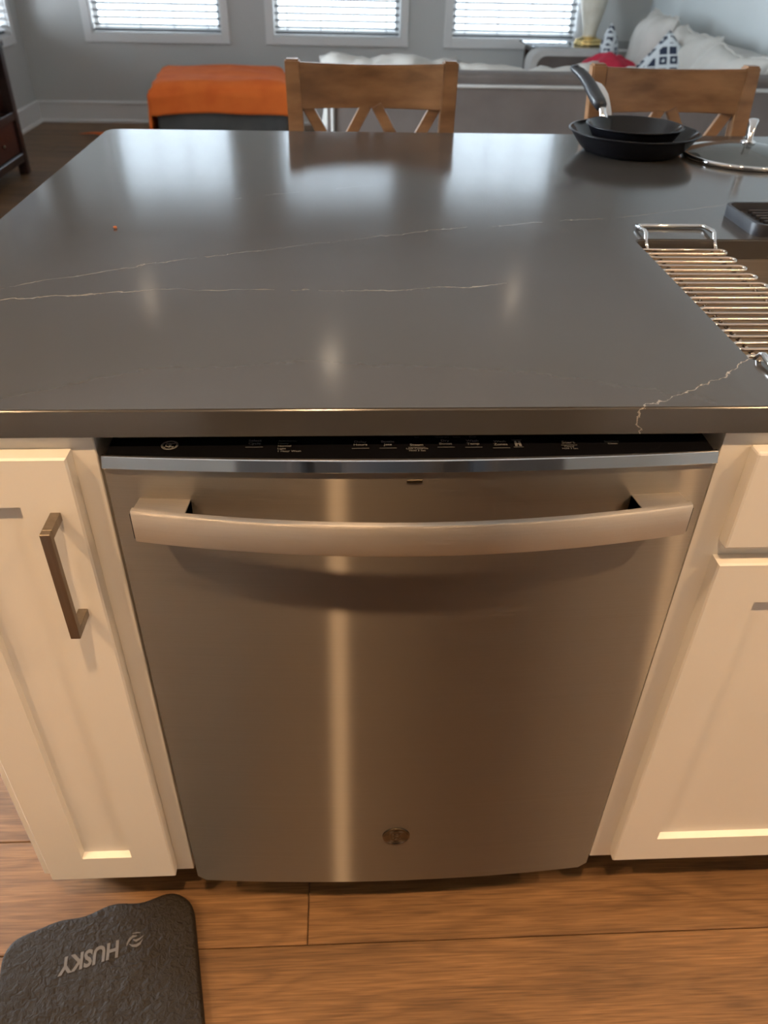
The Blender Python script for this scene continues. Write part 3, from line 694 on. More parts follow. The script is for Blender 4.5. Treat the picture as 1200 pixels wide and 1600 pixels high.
for s in (-1, 1):
    bm = bmesh.new(); uvl = bm.loops.layers.uv.new('UVMap')
    xo, xi = s*(HE-.001), s*.2215
    def blk(x, d, z): return bm.verts.new((x, d, z))
    yo, yi = hy(xo)+.004, hy(xi)+.004
    bo, bi = bowy(xo)+.001, bowy(xi)+.001
    v = [blk(xo, yo, HZ0+.004), blk(xi, yi, HZ0+.004), blk(xi, yi, HZ1-.0006), blk(xo, yo, HZ1-.0006), blk(xo+0*s, bo, HZ0+.004), blk(xi, bi, HZ0+.004), blk(xi, bi, .8248), blk(xo, bo, .8248)]
    for q in ((0, 1, 2, 3), (4, 7, 6, 5), (0, 4, 5, 1), (3, 2, 6, 7), (0, 3, 7, 4), (1, 5, 6, 2)): bm.faces.new([v[k] for k in q])
    bmesh.ops.bevel(bm, geom=bm.edges[:], offset=.0006, segments=1, affect='EDGES')
    for f in bm.faces:
        for l in f.loops: l[uvl].uv = (l.vert.co.x*2+.6, l.vert.co.y)
    o = sub(obj('handle_mount', bm, MT['bar_steel']), dw)
    c_ = bmesh.new(); xe = s*(HE+.0005); box(c_, xe-.0008, xe+.0008, hy(HE)+.001, hy(HE)+.0075, HZ0+.004, HZ1-.004); sub(obj('end_cap', c_, MT['dark']), dw)
# badge on the door
bm = bmesh.new(); lathe(bm, [(0, .0016), (.0165, .0016), (.0178, .0026), (.0196, .0020), (.0200, 0), (0, 0)], 48)
bd = obj('round_badge', bm, MT['badge'], smooth=False, auto=.4); bd.location = (-.0015, bowy(0)-.0002, .2290); bd.rotation_euler = (PI/2, 0, 0); sub(bd, dw)
mg = monogram(.0150, MT['badge'], .0017, 'emblem_relief', bd, 0, 0); mg.parent = bd
# tub and kick panel
bm = bmesh.new(); box(bm, -.2985, .2985, .053, .60, .10, .8835); sub(obj('tub', bm, MT['dark']), dw)
bm = bmesh.new(); box(bm, -.2985, .2985, .095, .11, 0, .0995); sub(obj('toe_panel', bm, MT['dark']), dw)

# ------------------------------------------------------------------ kneeling pad
pad = empty('kneeling_pad', (-.414, -.218, 0), math.radians(13.5)); tag(pad, 'thick black foam kneeling pad with grey lettering on the wood floor', 'mat')
PWd, PHt, PT = .282, .44, .028
def pad_z(x, y): return PT+.0012*noise.noise(Vector((x*22, y*22, 3)))+.0010*noise.noise(Vector((x*60, y*60, 5)))
bm = bmesh.new(); out = []
def outline(sx, sy, r):
    return rrect(-sx/2, sx/2, -sy/2, sy/2, [r]*2+[r*1.0, r*1.2], 8)
base = outline(PWd, PHt, .04)
# resample edges so the far edge can wave
def resample(p, n):
    L_ = [0]
    for i in range(len(p)): L_.append(L_[-1]+math.dist(p[i], p[(i+1) % len(p)]))
    o = []
    for k in range(n):
        t = L_[-1]*k/n; i = max(j for j in range(len(p)) if L_[j] <= t); a, c = p[i], p[(i+1) % len(p)]; f = (t-L_[i])/max(1e-9, L_[i+1]-L_[i]); o.append((a[0]+(c[0]-a[0])*f, a[1]+(c[1]-a[1])*f))
    return o
base = resample(base, 200)
def wav(x, y):
    k = max(0, y/(PHt/2)); return y+k**6*(.0026*math.sin(x*34+1.2)+.003*math.sin(x*75))
ringsP = [(1.0, 0), (1.012, .004), (1.015, .012), (1.012, .021), (1.0, .0262), (.985, .0278)]+[(1-.985*k/34, None) for k in range(1, 34)]
R_ = []
for s, z in ringsP:
    ring = []
    for x, y in base:
        X, Y = x*s, wav(x, y)*s if s > .9 else wav(x, y)*s
        X = x - (x/PWd*2)*(1-s)*PWd/2 if True else X
        ring.append(bm.verts.new((X, Y, z if z is not None else pad_z(X, Y))))
    R_.append(ring)
for A, B in zip(R_, R_[1:]):
    for k in range(200): bm.faces.new((A[k], A[(k+1) % 200], B[(k+1) % 200], B[k]))
bm.faces.new(R_[0][::-1]); bm.faces.new(R_[-1]); obj('foam_body', bm, MT['pad'], pad, smooth=True)
me = text_mesh('HUSKY', .034, .0011, shear=.18)
bm = bmesh.new(); bm.from_mesh(me)
bmesh.ops.triangulate(bm, faces=bm.faces[:]); bmesh.ops.subdivide_edges(bm, edges=bm.edges[:], cuts=2, use_grid_fill=True)
TXC = (-.012, .152)
Lm = Matrix.Translation((TXC[0], TXC[1], 0)) @ Matrix.Rotation(PI+.06, 4, 'Z') @ Matrix.Diagonal((.80, 1.0, 1, 1))
for v in bm.verts:
    v.co = Lm @ v.co; v.co.z = pad_z(v.co.x, v.co.y)+.0009
obj('printed_wordmark', bm, MT['pad_print'], pad)
bm = bmesh.new()
def swoosh(pts, wds):
    prev = None
    for (x, y), w_ in zip(pts, wds):
        a, c = bm.verts.new((x, y-w_, 0)), bm.verts.new((x, y+w_, 0))
        if prev: bm.faces.new((prev[0], a, c, prev[1]))
        prev = (a, c)
swoosh([(-.014, .001), (-.010, .006), (-.004, .008), (.002, .006), (.006, .002)], [.0008, .0020, .0024, .0018, .0006])
swoosh([(-.016, -.004), (-.010, -.001), (-.004, .000), (.000, -.003)], [.0006, .0014, .0020, .0010])
swoosh([(-.006, -.007), (.000, -.008), (.006, -.004), (.010, .002), (.011, .008)], [.0006, .0020, .0026, .0022, .0006])
swoosh([(-.012, -.010), (-.006, -.012), (.000, -.0125)], [.0005, .0012, .0006])
Lm2 = Matrix.Translation((TXC[0]+.062, TXC[1]+.005, 0)) @ Matrix.Rotation(PI+.06, 4, 'Z')
for v in bm.verts: v.co = Lm2 @ v.co; v.co.z = pad_z(v.co.x, v.co.y)+.0012
obj('printed_emblem', bm, MT['pad_print'], pad)

# ------------------------------------------------------------------ skillets and lid
def skillet(name, c, zb, rb, rt, h, label, t=.003):
    r = empty(name, (c[0], c[1], zb)); tag(r, label, 'pan', None)
    def wall_(f): return (rb+(rt-rb)*f**.75, h*f)
    o_ = [wall_(k/10) for k in range(11)]
    prof = [(0, 0), (rb*.6, 0), (rb-.004, .0)]+[(a, z+.001) for a, z in o_[1:]]+[(rt+.0025, h+.0005), (rt+.0028, h+.002), (rt+.0015, h+.0032), (rt-t*.5, h+.0028)]
    bm = bmesh.new(); lathe(bm, prof, 72); bod = obj('pan_body', bm, MT['nonstick'], r, smooth=True)
    inn = [(rt-t*.5, h+.0028)]+[(a-t, z+t*.6) for a, z in o_[::-1][1:-1]]+[(rb-.006, t), (rb*.5, t), (0, t)]
    bm = bmesh.new(); lathe(bm, inn, 72); obj('cooking_surface', bm, MT['nonstick_in'], r, smooth=True)
    return r
p1 = skillet('large_skillet', (.550, 1.140), ZT+.0003, .097, .1335, .040, 'larger black nonstick skillet resting on the countertop by the far edge')
p2 = skillet('small_skillet', (.551, 1.145), ZT+.012, .070, .0985, .038, 'smaller black nonstick skillet nested inside the larger one, dark handle raised')
# handles
def ring_section(bm, pts, ws, hs, side=(1, 0, 0), n=12):
    pts = [Vector(p) for p in pts]; rings = []; sd = Vector(side).normalized()
    for i, p in enumerate(pts):
        t = (pts[min(i+1, len(pts)-1)]-pts[max(i-1, 0)]).normalized(); u = (sd-t*sd.dot(t)).normalized(); v = t.cross(u)
        rings.append([bm.verts.new(p+u*math.copysign(abs(math.cos(a))**.7, math.cos(a))*ws[i]/2+v*math.copysign(abs(math.sin(a))**.7, math.sin(a))*hs[i]/2) for a in [2*PI*k/n for k in range(n)]])
    for A, B in zip(rings, rings[1:]):
        for k in range(n): bm.faces.new((A[k], A[(k+1) % n], B[(k+1) % n], B[k]))
    bm.faces.new(rings[0][::-1]); bm.faces.new(rings[-1])
o2 = Vector(p2.location); o1 = Vector(p1.location)
sd = (.97, .22, 0)
gp = [Vector(p)-o2 for p in ((.5035, 1.246, .984), (.500, 1.262, .992), (.495, 1.282, 1.002), (.489, 1.305, 1.016), (.481, 1.328, 1.029), (.471, 1.348, 1.039), (.462, 1.360, 1.044), (.456, 1.366, 1.046))]
bm = bmesh.new(); ring_section(bm, gp, [.024, .030, .031, .029, .027, .026, .023, .012], [.020, .022, .021, .019, .017, .015, .013, .008], sd)
hg = obj('grip', bm, MT['bakelite'], p2, smooth=True); tag(hg, 'curved black grip with a hanging hole')
bm = bmesh.new(); q = gp[6]; 
lathe(bm, [(.0, .0), (.0052, .0), (.0052, .0012), (.0, .0012)], 16, (q.x+.002, q.y-.006, q.z+.0062)); obj('hanging_hole', bm, MT['dark'], p2)
bm = bmesh.new(); ring_section(bm, [Vector(p)-o2 for p in ((.511, 1.232, .958), (.509, 1.236, .966), (.506, 1.241, .977), (.5025, 1.248, .986))], [.030, .018, .015, .015], [.006, .008, .010, .010], sd)
obj('handle_neck', bm, MT['chrome'], p2, smooth=True)
bm = bmesh.new(); ring_section(bm, [Vector(p)-o1 for p in ((.532, 1.272, .950), (.531, 1.278, .966), (.527, 1.284, .984), (.521, 1.292, 1.000), (.514, 1.303, 1.011), (.509, 1.318, 1.017), (.506, 1.340, 1.018), (.505, 1.35, 1.018))], [.018, .016, .014, .016, .017, .018, .017, .010], [.005, .006, .006, .007, .007, .007, .006, .004], (1, .1, 0))
hs_ = obj('long_handle', bm, MT['paper'], p1, smooth=True); tag(hs_, 'pale grey curved handle')
# lid
ld = empty('pot_lid', (.777, 1.088, ZT)); tag(ld, 'domed glass pot lid with steel rim and arched chrome handle on the countertop', 'lid')
LR = .1265
bm = bmesh.new(); lathe(bm, [(LR-.004, .001), (LR, .0015), (LR+.0005, .006), (LR-.001, .009), (LR-.006, .0095), (LR-.006, .0065), (LR-.004, .001)], 80); obj('steel_rim', bm, MT['chrome'], ld, smooth=True)
bm = bmesh.new(); dm = [(LR-.0062-(LR-.0062)*k/12, .0085+.021*math.sin(PI/2*k/12)) for k in range(13)]; dm[-1] = (0, dm[-1][1])
lathe(bm, dm+[(r, z-.0035) for r, z in dm[::-1]], 80); obj('glass_dome', bm, MT['lid_glass'], ld, smooth=True)
bm = bmesh.new(); lathe(bm, [(0, .0292), (.014, .0285), (.016, .0305), (.014, .034), (.008, .036), (0, .0362)], 24); obj('knob_base', bm, MT['chrome'], ld, smooth=True)
bm = bmesh.new()
hp = [(-.034, 0, .0300), (-.031, 0, .037), (-.024, 0, .050), (-.016, 0, .063), (-.006, 0, .073), (.006, 0, .073), (.016, 0, .063), (.024, 0, .050), (.031, 0, .037), (.034, 0, .0300)]
ra = math.radians(70); hp = [(x*math.cos(ra)*.8, x*math.sin(ra)*.8, z) for x, _, z in hp]
ring_section(bm, hp, [.015, .012, .010, .013, .020, .020, .013, .010, .012, .015], [.006]*10, (math.sin(ra), -math.cos(ra), 0)); obj('arched_handle', bm, MT['chrome'], ld, smooth=True)

# crumb
bm = bmesh.new(); bmesh.ops.create_icosphere(bm, subdivisions=2, radius=.0032)
for v in bm.verts: v.co *= 1+.35*noise.noise(v.co*400); v.co.z = v.co.z*.6+.0018
tag(obj('food_crumb', bm, MT['crumb'], None, (-.410, .574, ZT), smooth=True), 'tiny orange-brown crumb on the left half of the countertop', 'crumb')

# ------------------------------------------------------------------ bar stools
def stool(cx, cy, label, rz=0):
    r = empty('bar_stool', (cx, cy, 0), rz); tag(r, label, 'chair', 'wooden stools at the far side of the island')
    m_ = MT['chairwood']; hw = .2055
    def lean(z): return .0 if z < .62 else (z-.62)*.10
    for s in (-1, 1):
        bm = bmesh.new(); pts = [(0.0, .02), (.3, .01), (.62, 0), (.84, .022), (1.042, .045)]
        prev = None
        for z, dy in pts:
            w_ = .036; x0 = s*(hw-.018-(.006 if z < .9 else 0)+(.0 if z < 1 else .0)); y0 = dy
            ring = [bm.verts.new(p) for p in ((x0-w_/2, y0-.018, z), (x0+w_/2, y0-.018, z), (x0+w_/2, y0+.018, z), (x0-w_/2, y0+.018, z))]
            if prev:
                for k in range(4): bm.faces.new((prev[k], prev[(k+1) % 4], ring[(k+1) % 4], ring[k]))
            else: bm.faces.new(ring[::-1])
            prev = ring
        bm.faces.new(prev)
        bmesh.ops.bevel(bm, geom=[e for e in bm.edges if not (abs(e.verts[0].co.z-e.verts[1].co.z) < .001 and .01 < e.verts[0].co.z < 1.0)], offset=.004, segments=2, affect='EDGES')
        obj('back_post', bm, m_, r, auto=.7)
        bm = bmesh.new(); box(bm, s*(hw-.02)-.018, s*(hw-.02)+.018, -.42, -.384, 0, .60, .003, 2); obj('front_leg', bm, m_, r)
    # curved top rail
    bm = bmesh.new(); A = []; n = 16; hx_ = hw-.036
    for i in range(n+1):
        x = -hx_+2*hx_*i/n; u = x/hx_; yb_ = .030+.026*(1-u*u); zt_ = 1.036-.006*(1-u*u)
        A.append([bm.verts.new(p) for p in ((x, yb_-.010, .938), (x, yb_-.004, zt_), (x, yb_+.014, zt_), (x, yb_+.008, .938))])
    for P_, Q in zip(A, A[1:]):
        for k in range(4): bm.faces.new((P_[k], P_[(k+1) % 4], Q[(k+1) % 4], Q[k]))
    bm.faces.new(A[0]); bm.faces.new(A[-1][::-1])
    bmesh.ops.bevel(bm, geom=[e for e in bm.edges if abs(e.verts[0].co.x-e.verts[1].co.x) > .005], offset=.003, segments=2, affect='EDGES')
    obj('top_rail', bm, m_, r, auto=.8)
    # two crossed-slat X panels
    def slat_(x0, z0_, x1, z1_, dy):
        bm = bmesh.new(); w_ = .013; d = Vector((x1-x0, 0, z1_-z0_)).normalized(); nrm = Vector((-d.z, 0, d.x))*w_
        def Y(x, z): return .012+(z-.69)*.10+.012*(1-(x/hx_)**2)+dy
        a, c = Vector((x0, 0, z0_)), Vector((x1, 0, z1_)); vs = []
        for p in (a-nrm, a+nrm, c+nrm, c-nrm):
            vs.append(bm.verts.new((p.x, Y(p.x, p.z)-.007, p.z))); vs.append(bm.verts.new((p.x, Y(p.x, p.z)+.007, p.z)))
        for q in ((0, 2, 4, 6), (7, 5, 3, 1), (0, 1, 3, 2), (2, 3, 5, 4), (4, 5, 7, 6), (6, 7, 1, 0)): bm.faces.new([vs[k] for k in q])
        bmesh.ops.bevel(bm, geom=bm.edges[:], offset=.002, segments=1, affect='EDGES')
        obj('cross_slat', bm, m_, r)
    for a, c in ((-hx_+.012, -.012), (.012, hx_-.012)):
        slat_(a, .945, c, .70, 0); slat_(c, .945, a, .70, .004)
    bx('lower_rail', m_, r, -hx_, hx_, .002, .022, .665, .705, .002)
    bm = bmesh.new(); box(bm, -hw+.002, hw-.002, -.44, -.02, .60, .618, .004, 2); obj('seat_frame', bm, m_, r)
    bm = bmesh.new(); box(bm, -hw+.012, hw-.012, -.43, -.03, .617, .65, .014, 3); obj('seat', bm, MT['leather'], r, auto=.8)
    for s in (-1, 1): bx('side_stretcher', m_, r, s*(hw-.02)-.01, s*(hw-.02)+.01, -.39, 0, .25, .28, .002)
    bx('footrest', m_, r, -hw+.03, hw-.03, -.41, -.39, .20, .235, .002)
    return r
stool(.005, 1.430, 'brown wooden stool with crossed-slat back, centred at the far edge of the island')
stool(.737, 1.430, 'brown wooden stool with crossed-slat back, behind the skillets')

# ------------------------------------------------------------------ sofa
sf = empty('sectional_sofa', (1.2, 4.6, 0)); tag(sf, 'L-shaped taupe sectional sofa with light grey edge bands, back turned to the island', 'sofa')
def sp(name, bm, m, **k): return sub(obj(name, bm, m, **k), sf)
YS = 3.4; SLX = -.135
# near back panel
bm = bmesh.new(); poly = rrect(SLX, 2.30, 0.06, .728, [.03, .0001, .0001, .05], 5)
prism(bm, poly, 'y', YS, YS+.16, .012); sp('back_panel', bm, MT['sofa_dark'], auto=.7)
bm = bmesh.new()
tube(bm, [(SLX+.026, YS-.004, .09), (SLX+.026, YS-.004, .66), (SLX+.034, YS-.004, .705), (SLX+.06, YS-.004, .727), (2.28, YS-.004, .727)], .0085, 8)
sp('edge_band', bm, MT['sofa_light'], smooth=True)
bm = bmesh.new(); box(bm, SLX+.04, 2.28, YS+.10, YS+.26, .5, .765, .02, 3); sp('inner_back', bm, MT['sofa_dark'], auto=.8)
# left end arm of the near section
bm = bmesh.new(); prism(bm, rrect(YS+.17, YS+.98, .06, .60, [.02, .02, .09, .06], 5), 'x', SLX, SLX+.18, .015); sp('arm', bm, MT['sofa_dark'], auto=.7)
# seats
bm = bmesh.new(); box(bm, SLX+.2, 2.3, YS+.18, YS+1.0, .08, .30, .02, 2); sp('seat_base', bm, MT['sofa_dark'], auto=.8)
bm = bmesh.new(); box(bm, 1.3, 2.3, YS+1.01, 5.71, .08, .30, .02, 2); sp('seat_base', bm, MT['sofa_dark'], auto=.8)
for (x0, x1, y0, y1) in ((.06, .80, YS+.27, YS+1.0), (.81, 1.55, YS+.27, YS+1.0), (1.32, 2.12, 4.42, 5.06), (1.32, 2.12, 5.07, 5.70), (1.56, 2.12, YS+.27, 4.41)):
    bm = bmesh.new(); box(bm, x0, x1, y0, y1, .301, .46, .035, 3); sp('seat_cushion', bm, MT['sofa_light'], auto=.8)
# wall-side back
bm = bmesh.new(); box(bm, 2.15, 2.33, YS+.17, 5.9, .08, .785, .03, 3); sp('wall_back', bm, MT['sofa_light'], auto=.8)
# far arm
bm = bmesh.new(); prism(bm, rrect(1.30, 2.14, .06, .630, [.02, .0001, .0001, .085], 6), 'y', 5.725, 5.90, .01); sp('arm', bm, MT['sofa_dark'], auto=.7)
bm = bmesh.new(); po = rrect(1.285, 2.14, .05, .645, [.02, .0001, .0001, .095], 8); ip = rrect(1.335, 2.14, .05, .612, [.02, .0001, .0001, .07], 8)
n = len(po); V = [[bm.verts.new((x, yy, z)) for x, z in P_] for P_, yy in ((po, 5.715), (po, 5.91), (ip, 5.91), (ip, 5.715))]
for A, B in ((V[0], V[1]), (V[1], V[2]), (V[2], V[3]), (V[3], V[0])):
    for k in range(n): bm.faces.new((A[k], A[(k+1) % n], B[(k+1) % n], B[k]))
sp('arm_band', bm, MT['sofa_light'], auto=.7)
for x, y in ((SLX+.08, YS+.08), (SLX+.08, YS+.9), (2.2, YS+.08), (1.4, 5.8), (2.2, 5.8)):
    bm = bmesh.new(); box(bm, x-.03, x+.03, y-.03, y+.03, 0, .085, .003, 1); sp('foot', bm, MT['espresso'])

# crumpled cushions along near back
gl_ = 'loose grey cushions along the near sofa back'
for i, (x, wd, lb, zt_) in enumerate(((.16, .68, 'soft grey cushion peeking above the sofa back behind the nearer stool, left one', .64), (.86, .72, 'soft grey cushion slumped over the sofa back between the two stools', .617), (1.60, .70, 'soft grey cushion on the sofa back behind the stool by the skillets', .60))):
    pillow('back_cushion', (x, YS+.345, zt_), (math.radians(80), 0, 0), wd, .34, .20, MT['cushion'], lb, 'cushion', gl_, wr=.050, seed=i+3, freq=11, piping=False)
gr = 'big oatmeal back cushions along the right wall'
R90 = lambda a, t: Euler((math.radians(90-t), 0, math.radians(-90+a)), 'XYZ')
pillow('back_cushion', (2.03, 5.38, .665), R90(-6, 14), .66, .50, .25, MT['cushion'], 'tall oatmeal back cushion beside the far sofa arm, under the corner', 'cushion', gr, wr=.036, seed=1, freq=6)
pillow('back_cushion', (2.03, 4.72, .635), R90(2, 16), .66, .44, .26, MT['cushion'], 'oatmeal back cushion in the middle, behind the larger patterned pillow', 'cushion', gr, wr=.042, seed=2, freq=7)
pillow('back_cushion', (2.00, 4.06, .625), R90(6, 18), .62, .43, .27, MT['cushion'], 'oatmeal back cushion nearest the island, at the right edge of the photo', 'cushion', gr, wr=.040, seed=5, freq=7)
pillow('patterned_pillow', (1.79, 5.56, .625), (math.radians(90), math.radians(40), math.radians(68)), .30, .30, .12, MT['pattern'], 'small navy and white patterned pillow standing on its corner beside the lamp', 'pillow', 'navy and white patterned pillows', wr=.006, seed=9, piping=False)
pillow('patterned_pillow', (1.90, 4.60, .590), (math.radians(66), math.radians(40), math.radians(-24)), .44, .38, .14, MT['pattern'], 'larger navy and white patterned pillow leaning on the oatmeal cushions', 'pillow', 'navy and white patterned pillows', wr=.008, seed=11, piping=False)
# red throw: lumpy draped sheet
def sheet(name, fn, nu, nv, m, thick, label, cat):
    bm = bmesh.new(); G = [[bm.verts.new(fn(i/nu, j/nv)) for j in range(nv+1)] for i in range(nu+1)]
    for i in range(nu):
        for j in range(nv): bm.faces.new((G[i][j], G[i+1][j], G[i+1][j+1], G[i][j+1]))
    o = obj(name, bm, m, smooth=True); tag(o, label, cat)
    md = o.modifiers.new('thick', 'SOLIDIFY'); md.thickness = thick; md.offset = 1
    return o
def redf(u, v):
    x = 1.37+.50*u; y = 4.62+.62*v
    h = max(0, 1-((u-.5)/.5)**2)**.6*max(0, 1-((v-.5)/.5)**2)**.6
    z = .468+h*.232+.018*h*noise.noise(Vector((u*9, v*9, 2)))+.012*h*math.sin(u*22+v*9)
    return (x+.01*noise.noise(Vector((v*7, 1, 1))), y, z)
sheet('red_throw', redf, 36, 36, MT['red'], .008, 'crimson knitted throw bunched on the far sofa seat', 'blanket')

# ------------------------------------------------------------------ end table, lamp, papers
et = empty('end_table', (1.80, 6.19, 0)); tag(et, 'low side table with dark glass top behind the far sofa arm', 'table')
bm = bmesh.new(); box(bm, -.46, .46, -.26, .27, .63, .645, .004, 2); obj('table_top', bm, MT['dark_table'], et)
bm = bmesh.new(); box(bm, -.42, .42, .0-.22, .23, .59, .63, .002, 1); obj('apron', bm, MT['espresso'], et)
for sx in (-.40, .40):
    for sy in (-.20, .21): bx('leg', MT['espresso'], et, sx-.022, sx+.022, sy-.022, sy+.022, 0, .59, .002)
lp = empty('table_lamp', (1.805, 6.15, .6455)); tag(lp, 'ivory ceramic urn lamp on a gold foot, standing on the side table', 'lamp')
bm = bmesh.new(); prof = [(0, 0), (.102, 0), (.106, .008), (.100, .016), (.094, .020), (.100, .026), (.096, .036), (.070, .044), (.052, .055), (0, .055)]
lathe(bm, prof, 40)
for v in bm.verts:
    a = math.atan2(v.co.y, v.co.x); k = 1+.05*math.cos(8*a) if v.co.z < .04 else 1; v.co.x *= k; v.co.y *= k
obj('gold_foot', bm, MT['gold'], lp, smooth=True)
bm = bmesh.new(); prof = [(0, .0555), (.050, .0555), (.050, .075), (.056, .10), (.068, .15), (.082, .20), (.096, .26), (.106, .31), (.108, .345), (.100, .375), (.075, .40), (.045, .415), (.038, .44), (.044, .455), (0, .455)]
lathe(bm, prof, 40); obj('urn', bm, MT['ceramic'], lp, smooth=True)
bm = bmesh.new(); tube(bm, [(0, 0, .455), (0, 0, .60)], .008, 10); obj('stem', bm, MT['gold'], lp)
bm = bmesh.new(); lathe(bm, [(.20, .56), (.14, .80), (.138, .80), (.198, .56), (.20, .56)], 40); obj('lamp_shade', bm, MT['shade'], lp, smooth=True)
for i, (x, y, a, sx, lb) in enumerate(((1.43, 6.10, .3, .17, 'white paper lying at the left end of the side table'), (1.59, 6.13, -.3, .09, 'white paper between the other sheet and the gold lamp foot'))):
    bm = bmesh.new(); box(bm, -sx/2, sx/2, -.11, .11, .0, .003)
    bmesh.ops.subdivide_edges(bm, edges=bm.edges[:], cuts=5, use_grid_fill=True)
    for v in bm.verts: v.co.z += .010*max(0, noise.noise(Vector((v.co.x*9, v.co.y*9, i))))*(1 if abs(v.co.x) > .03 else .4)
    o = obj('loose_paper', bm, MT['paper'], None, (x, y-.06, .6455), smooth=False); o.rotation_euler = (0, 0, a); tag(o, lb, 'paper')

# ------------------------------------------------------------------ ottoman with orange throw
ot = empty('square_ottoman', (-.905, 5.62, 0), math.radians(6)); tag(ot, 'square grey upholstered ottoman mostly hidden under an orange throw', 'ottoman')
bm = bmesh.new(); box(bm, -.435, .435, -.42, .42, .09, .34, .02, 3); obj('base', bm, MT['otto'], ot, auto=.8)
bm = bmesh.new(); box(bm, -.44, .44, -.425, .425, .341, .47, .045, 4); obj('cushion_top', bm, MT['otto'], ot, auto=.8)
for sx in (-.38, .38):
    for sy in (-.36, .36): bx('foot', MT['espresso'], ot, sx-.03, sx+.03, sy-.03, sy+.03, 0, .09, .003)
def throwf(u, v):
    # flat coordinates on the cloth: s across (x), t from front hem to back
    S0, S1 = -.46-.40-.50*v*v, .46+.30; T0, T1 = -.44-.155, .44+.10
    s = S0+(S1-S0)*u; t = T0+(T1-T0)*v; hx_, hy_ = .452, .437; zt_ = .474
    rad = .05
    def fold(a, lim):
        # returns (horizontal position, drop)
        e = abs(a)-(lim-rad)
        if e <= 0: return a, 0
        L_ = rad*PI/2
        if e < L_: th = e/rad; return math.copysign(lim-rad+rad*math.sin(th), a), rad*(1-math.cos(th))
        return math.copysign(lim, a), rad+(e-L_)
    x, dx = fold(s, hx_); y, dy = fold(t, hy_)
    if dx > 0 and dy > 0: drop = math.hypot(dx, dy)*.85 if max(dx, dy) > rad else dx+dy; drop = max(dx, dy)*1.02
    else: drop = dx+dy
    fl_ = 0
    sway = .016*math.sin(t*13+1)+.018*noise.noise(Vector((s*3, t*6, 1)))
    if dx > rad: x += math.copysign(1, x)*(.012+sway*.8+.09*max(0, drop-.15))
    if dy > rad: y += math.copysign(1, y)*(.012+.014*math.sin(s*11)+.02*noise.noise(Vector((s*5, 0, 3)))+.06*max(0, drop-.12))
    z = zt_-drop
    if z < .012:
        ex_ = .012-z; z = .012+.012*abs(math.sin(t*17)); x += math.copysign(1, x)*ex_*1.2
    if drop == 0:
        z += .010*noise.noise(Vector((x*4, y*4, 0)))+.006*math.sin((x*1.0+y*2)*7)*math.exp(-((x-.05)**2+(y-.0)**2)*14)+.008
        z += .004*(1-(x/.46)**2)*(1-(y/.44)**2)
    if s > 0 and dx > rad: z += .0
    if t < 0 and dy > rad: z += .012*math.sin(s*4+2)
    ca, sa = math.cos(math.radians(6)), math.sin(math.radians(6))
    return (x*ca-y*sa-.905, x*sa+y*ca+5.62, z)
sheet('orange_throw', throwf, 90, 70, MT['orange'], .006, 'bright orange fleece throw draped over the ottoman and onto the floor', 'blanket')

# ------------------------------------------------------------------ media stand
tv = empty('media_stand', (-2.30, 3.9, 0)); tag(tv, 'dark espresso media stand with drawers against the left wall', 'cabinet')
def tvp(name, m, *a, bev=.002): 
    o = bx(name, m, None, *a, bev); return sub(o, tv)
FX, BX, Y0, Y1 = -2.084, -2.51, 2.95, 4.845
H = .738
tvp('top_slab', MT['espresso'], BX, FX+.008, Y0-.01, Y1+.01, H-.03, H, bev=.004)
for x in (FX-.055, BX):
    for yy in (Y0, Y1-.055): tvp('corner_post', MT['espresso'], x, x+.055, yy, yy+.055, 0, H-.0305)
tvp('side_panel', MT['red_espresso'], BX+.056, FX-.056, Y1-.035, Y1-.015, .08, H-.031); tvp('side_panel', MT['red_espresso'], BX+.056, FX-.056, Y0+.015, Y0+.035, .08, H-.031)
tvp('back_panel', MT['espresso'], BX+.015, BX+.025, Y0+.056, Y1-.056, .08, H-.031)
tvp('shelf', MT['espresso'], BX+.026, FX-.004, Y0+.056, Y1-.056, .318, .362)
tvp('bottom_rail', MT['espresso'], FX-.04, FX-.002, Y0+.056, Y1-.056, .078, .128, bev=.005)
tvp('bottom_shelf', MT['espresso'], BX+.026, FX-.041, Y0+.056, Y1-.056, .10, .118)
nb_ = 3; wy = (Y1-Y0-.112)/nb_
for k in range(nb_):
    a = Y0+.056+k*wy
    if k: tvp('divider', MT['espresso'], FX-.36, FX-.006, a-.012, a+.012, .129, .317); tvp('divider', MT['espresso'], FX-.36, FX-.006, a-.012, a+.012, .363, H-.031)
    dr = tvp('drawer', MT['red_espresso'], FX-.36, FX-.014, a+.014, a+wy-.014, .132, .314, bev=.004)
    bm = bmesh.new(); lathe(bm, [(0, .022), (.008, .021), (.011, .016), (.008, .009), (.004, .006), (.004, 0), (0, 0)], 16)
    kb = obj('knob', bm, MT['badge'], dr, smooth=True); kb.location = (FX-.014-tv.location.x, a+wy*.52-tv.location.y, .218); kb.rotation_euler = (0, PI/2, 0)
    kb.matrix_parent_inverse = Matrix.Identity(4); kb.location = (FX-.014, a+wy*.52, .218)
    # 'drawer' mesh is in world coordinates, so the knob sits in the same frame
bm = bmesh.new(); box(bm, -2.36, -2.13, 4.50, 4.72, H+.0005, H+.045, .008, 2); tag(obj('media_player', bm, MT['paper']), 'pale grey box on top of the dark media stand', 'box')
bm = bmesh.new(); box(bm, -2.38, -2.16, 4.28, 4.50, .3625, .50, .008, 2); tag(obj('storage_box', bm, MT['shade']), 'cream box inside the open bay of the media stand', 'box')

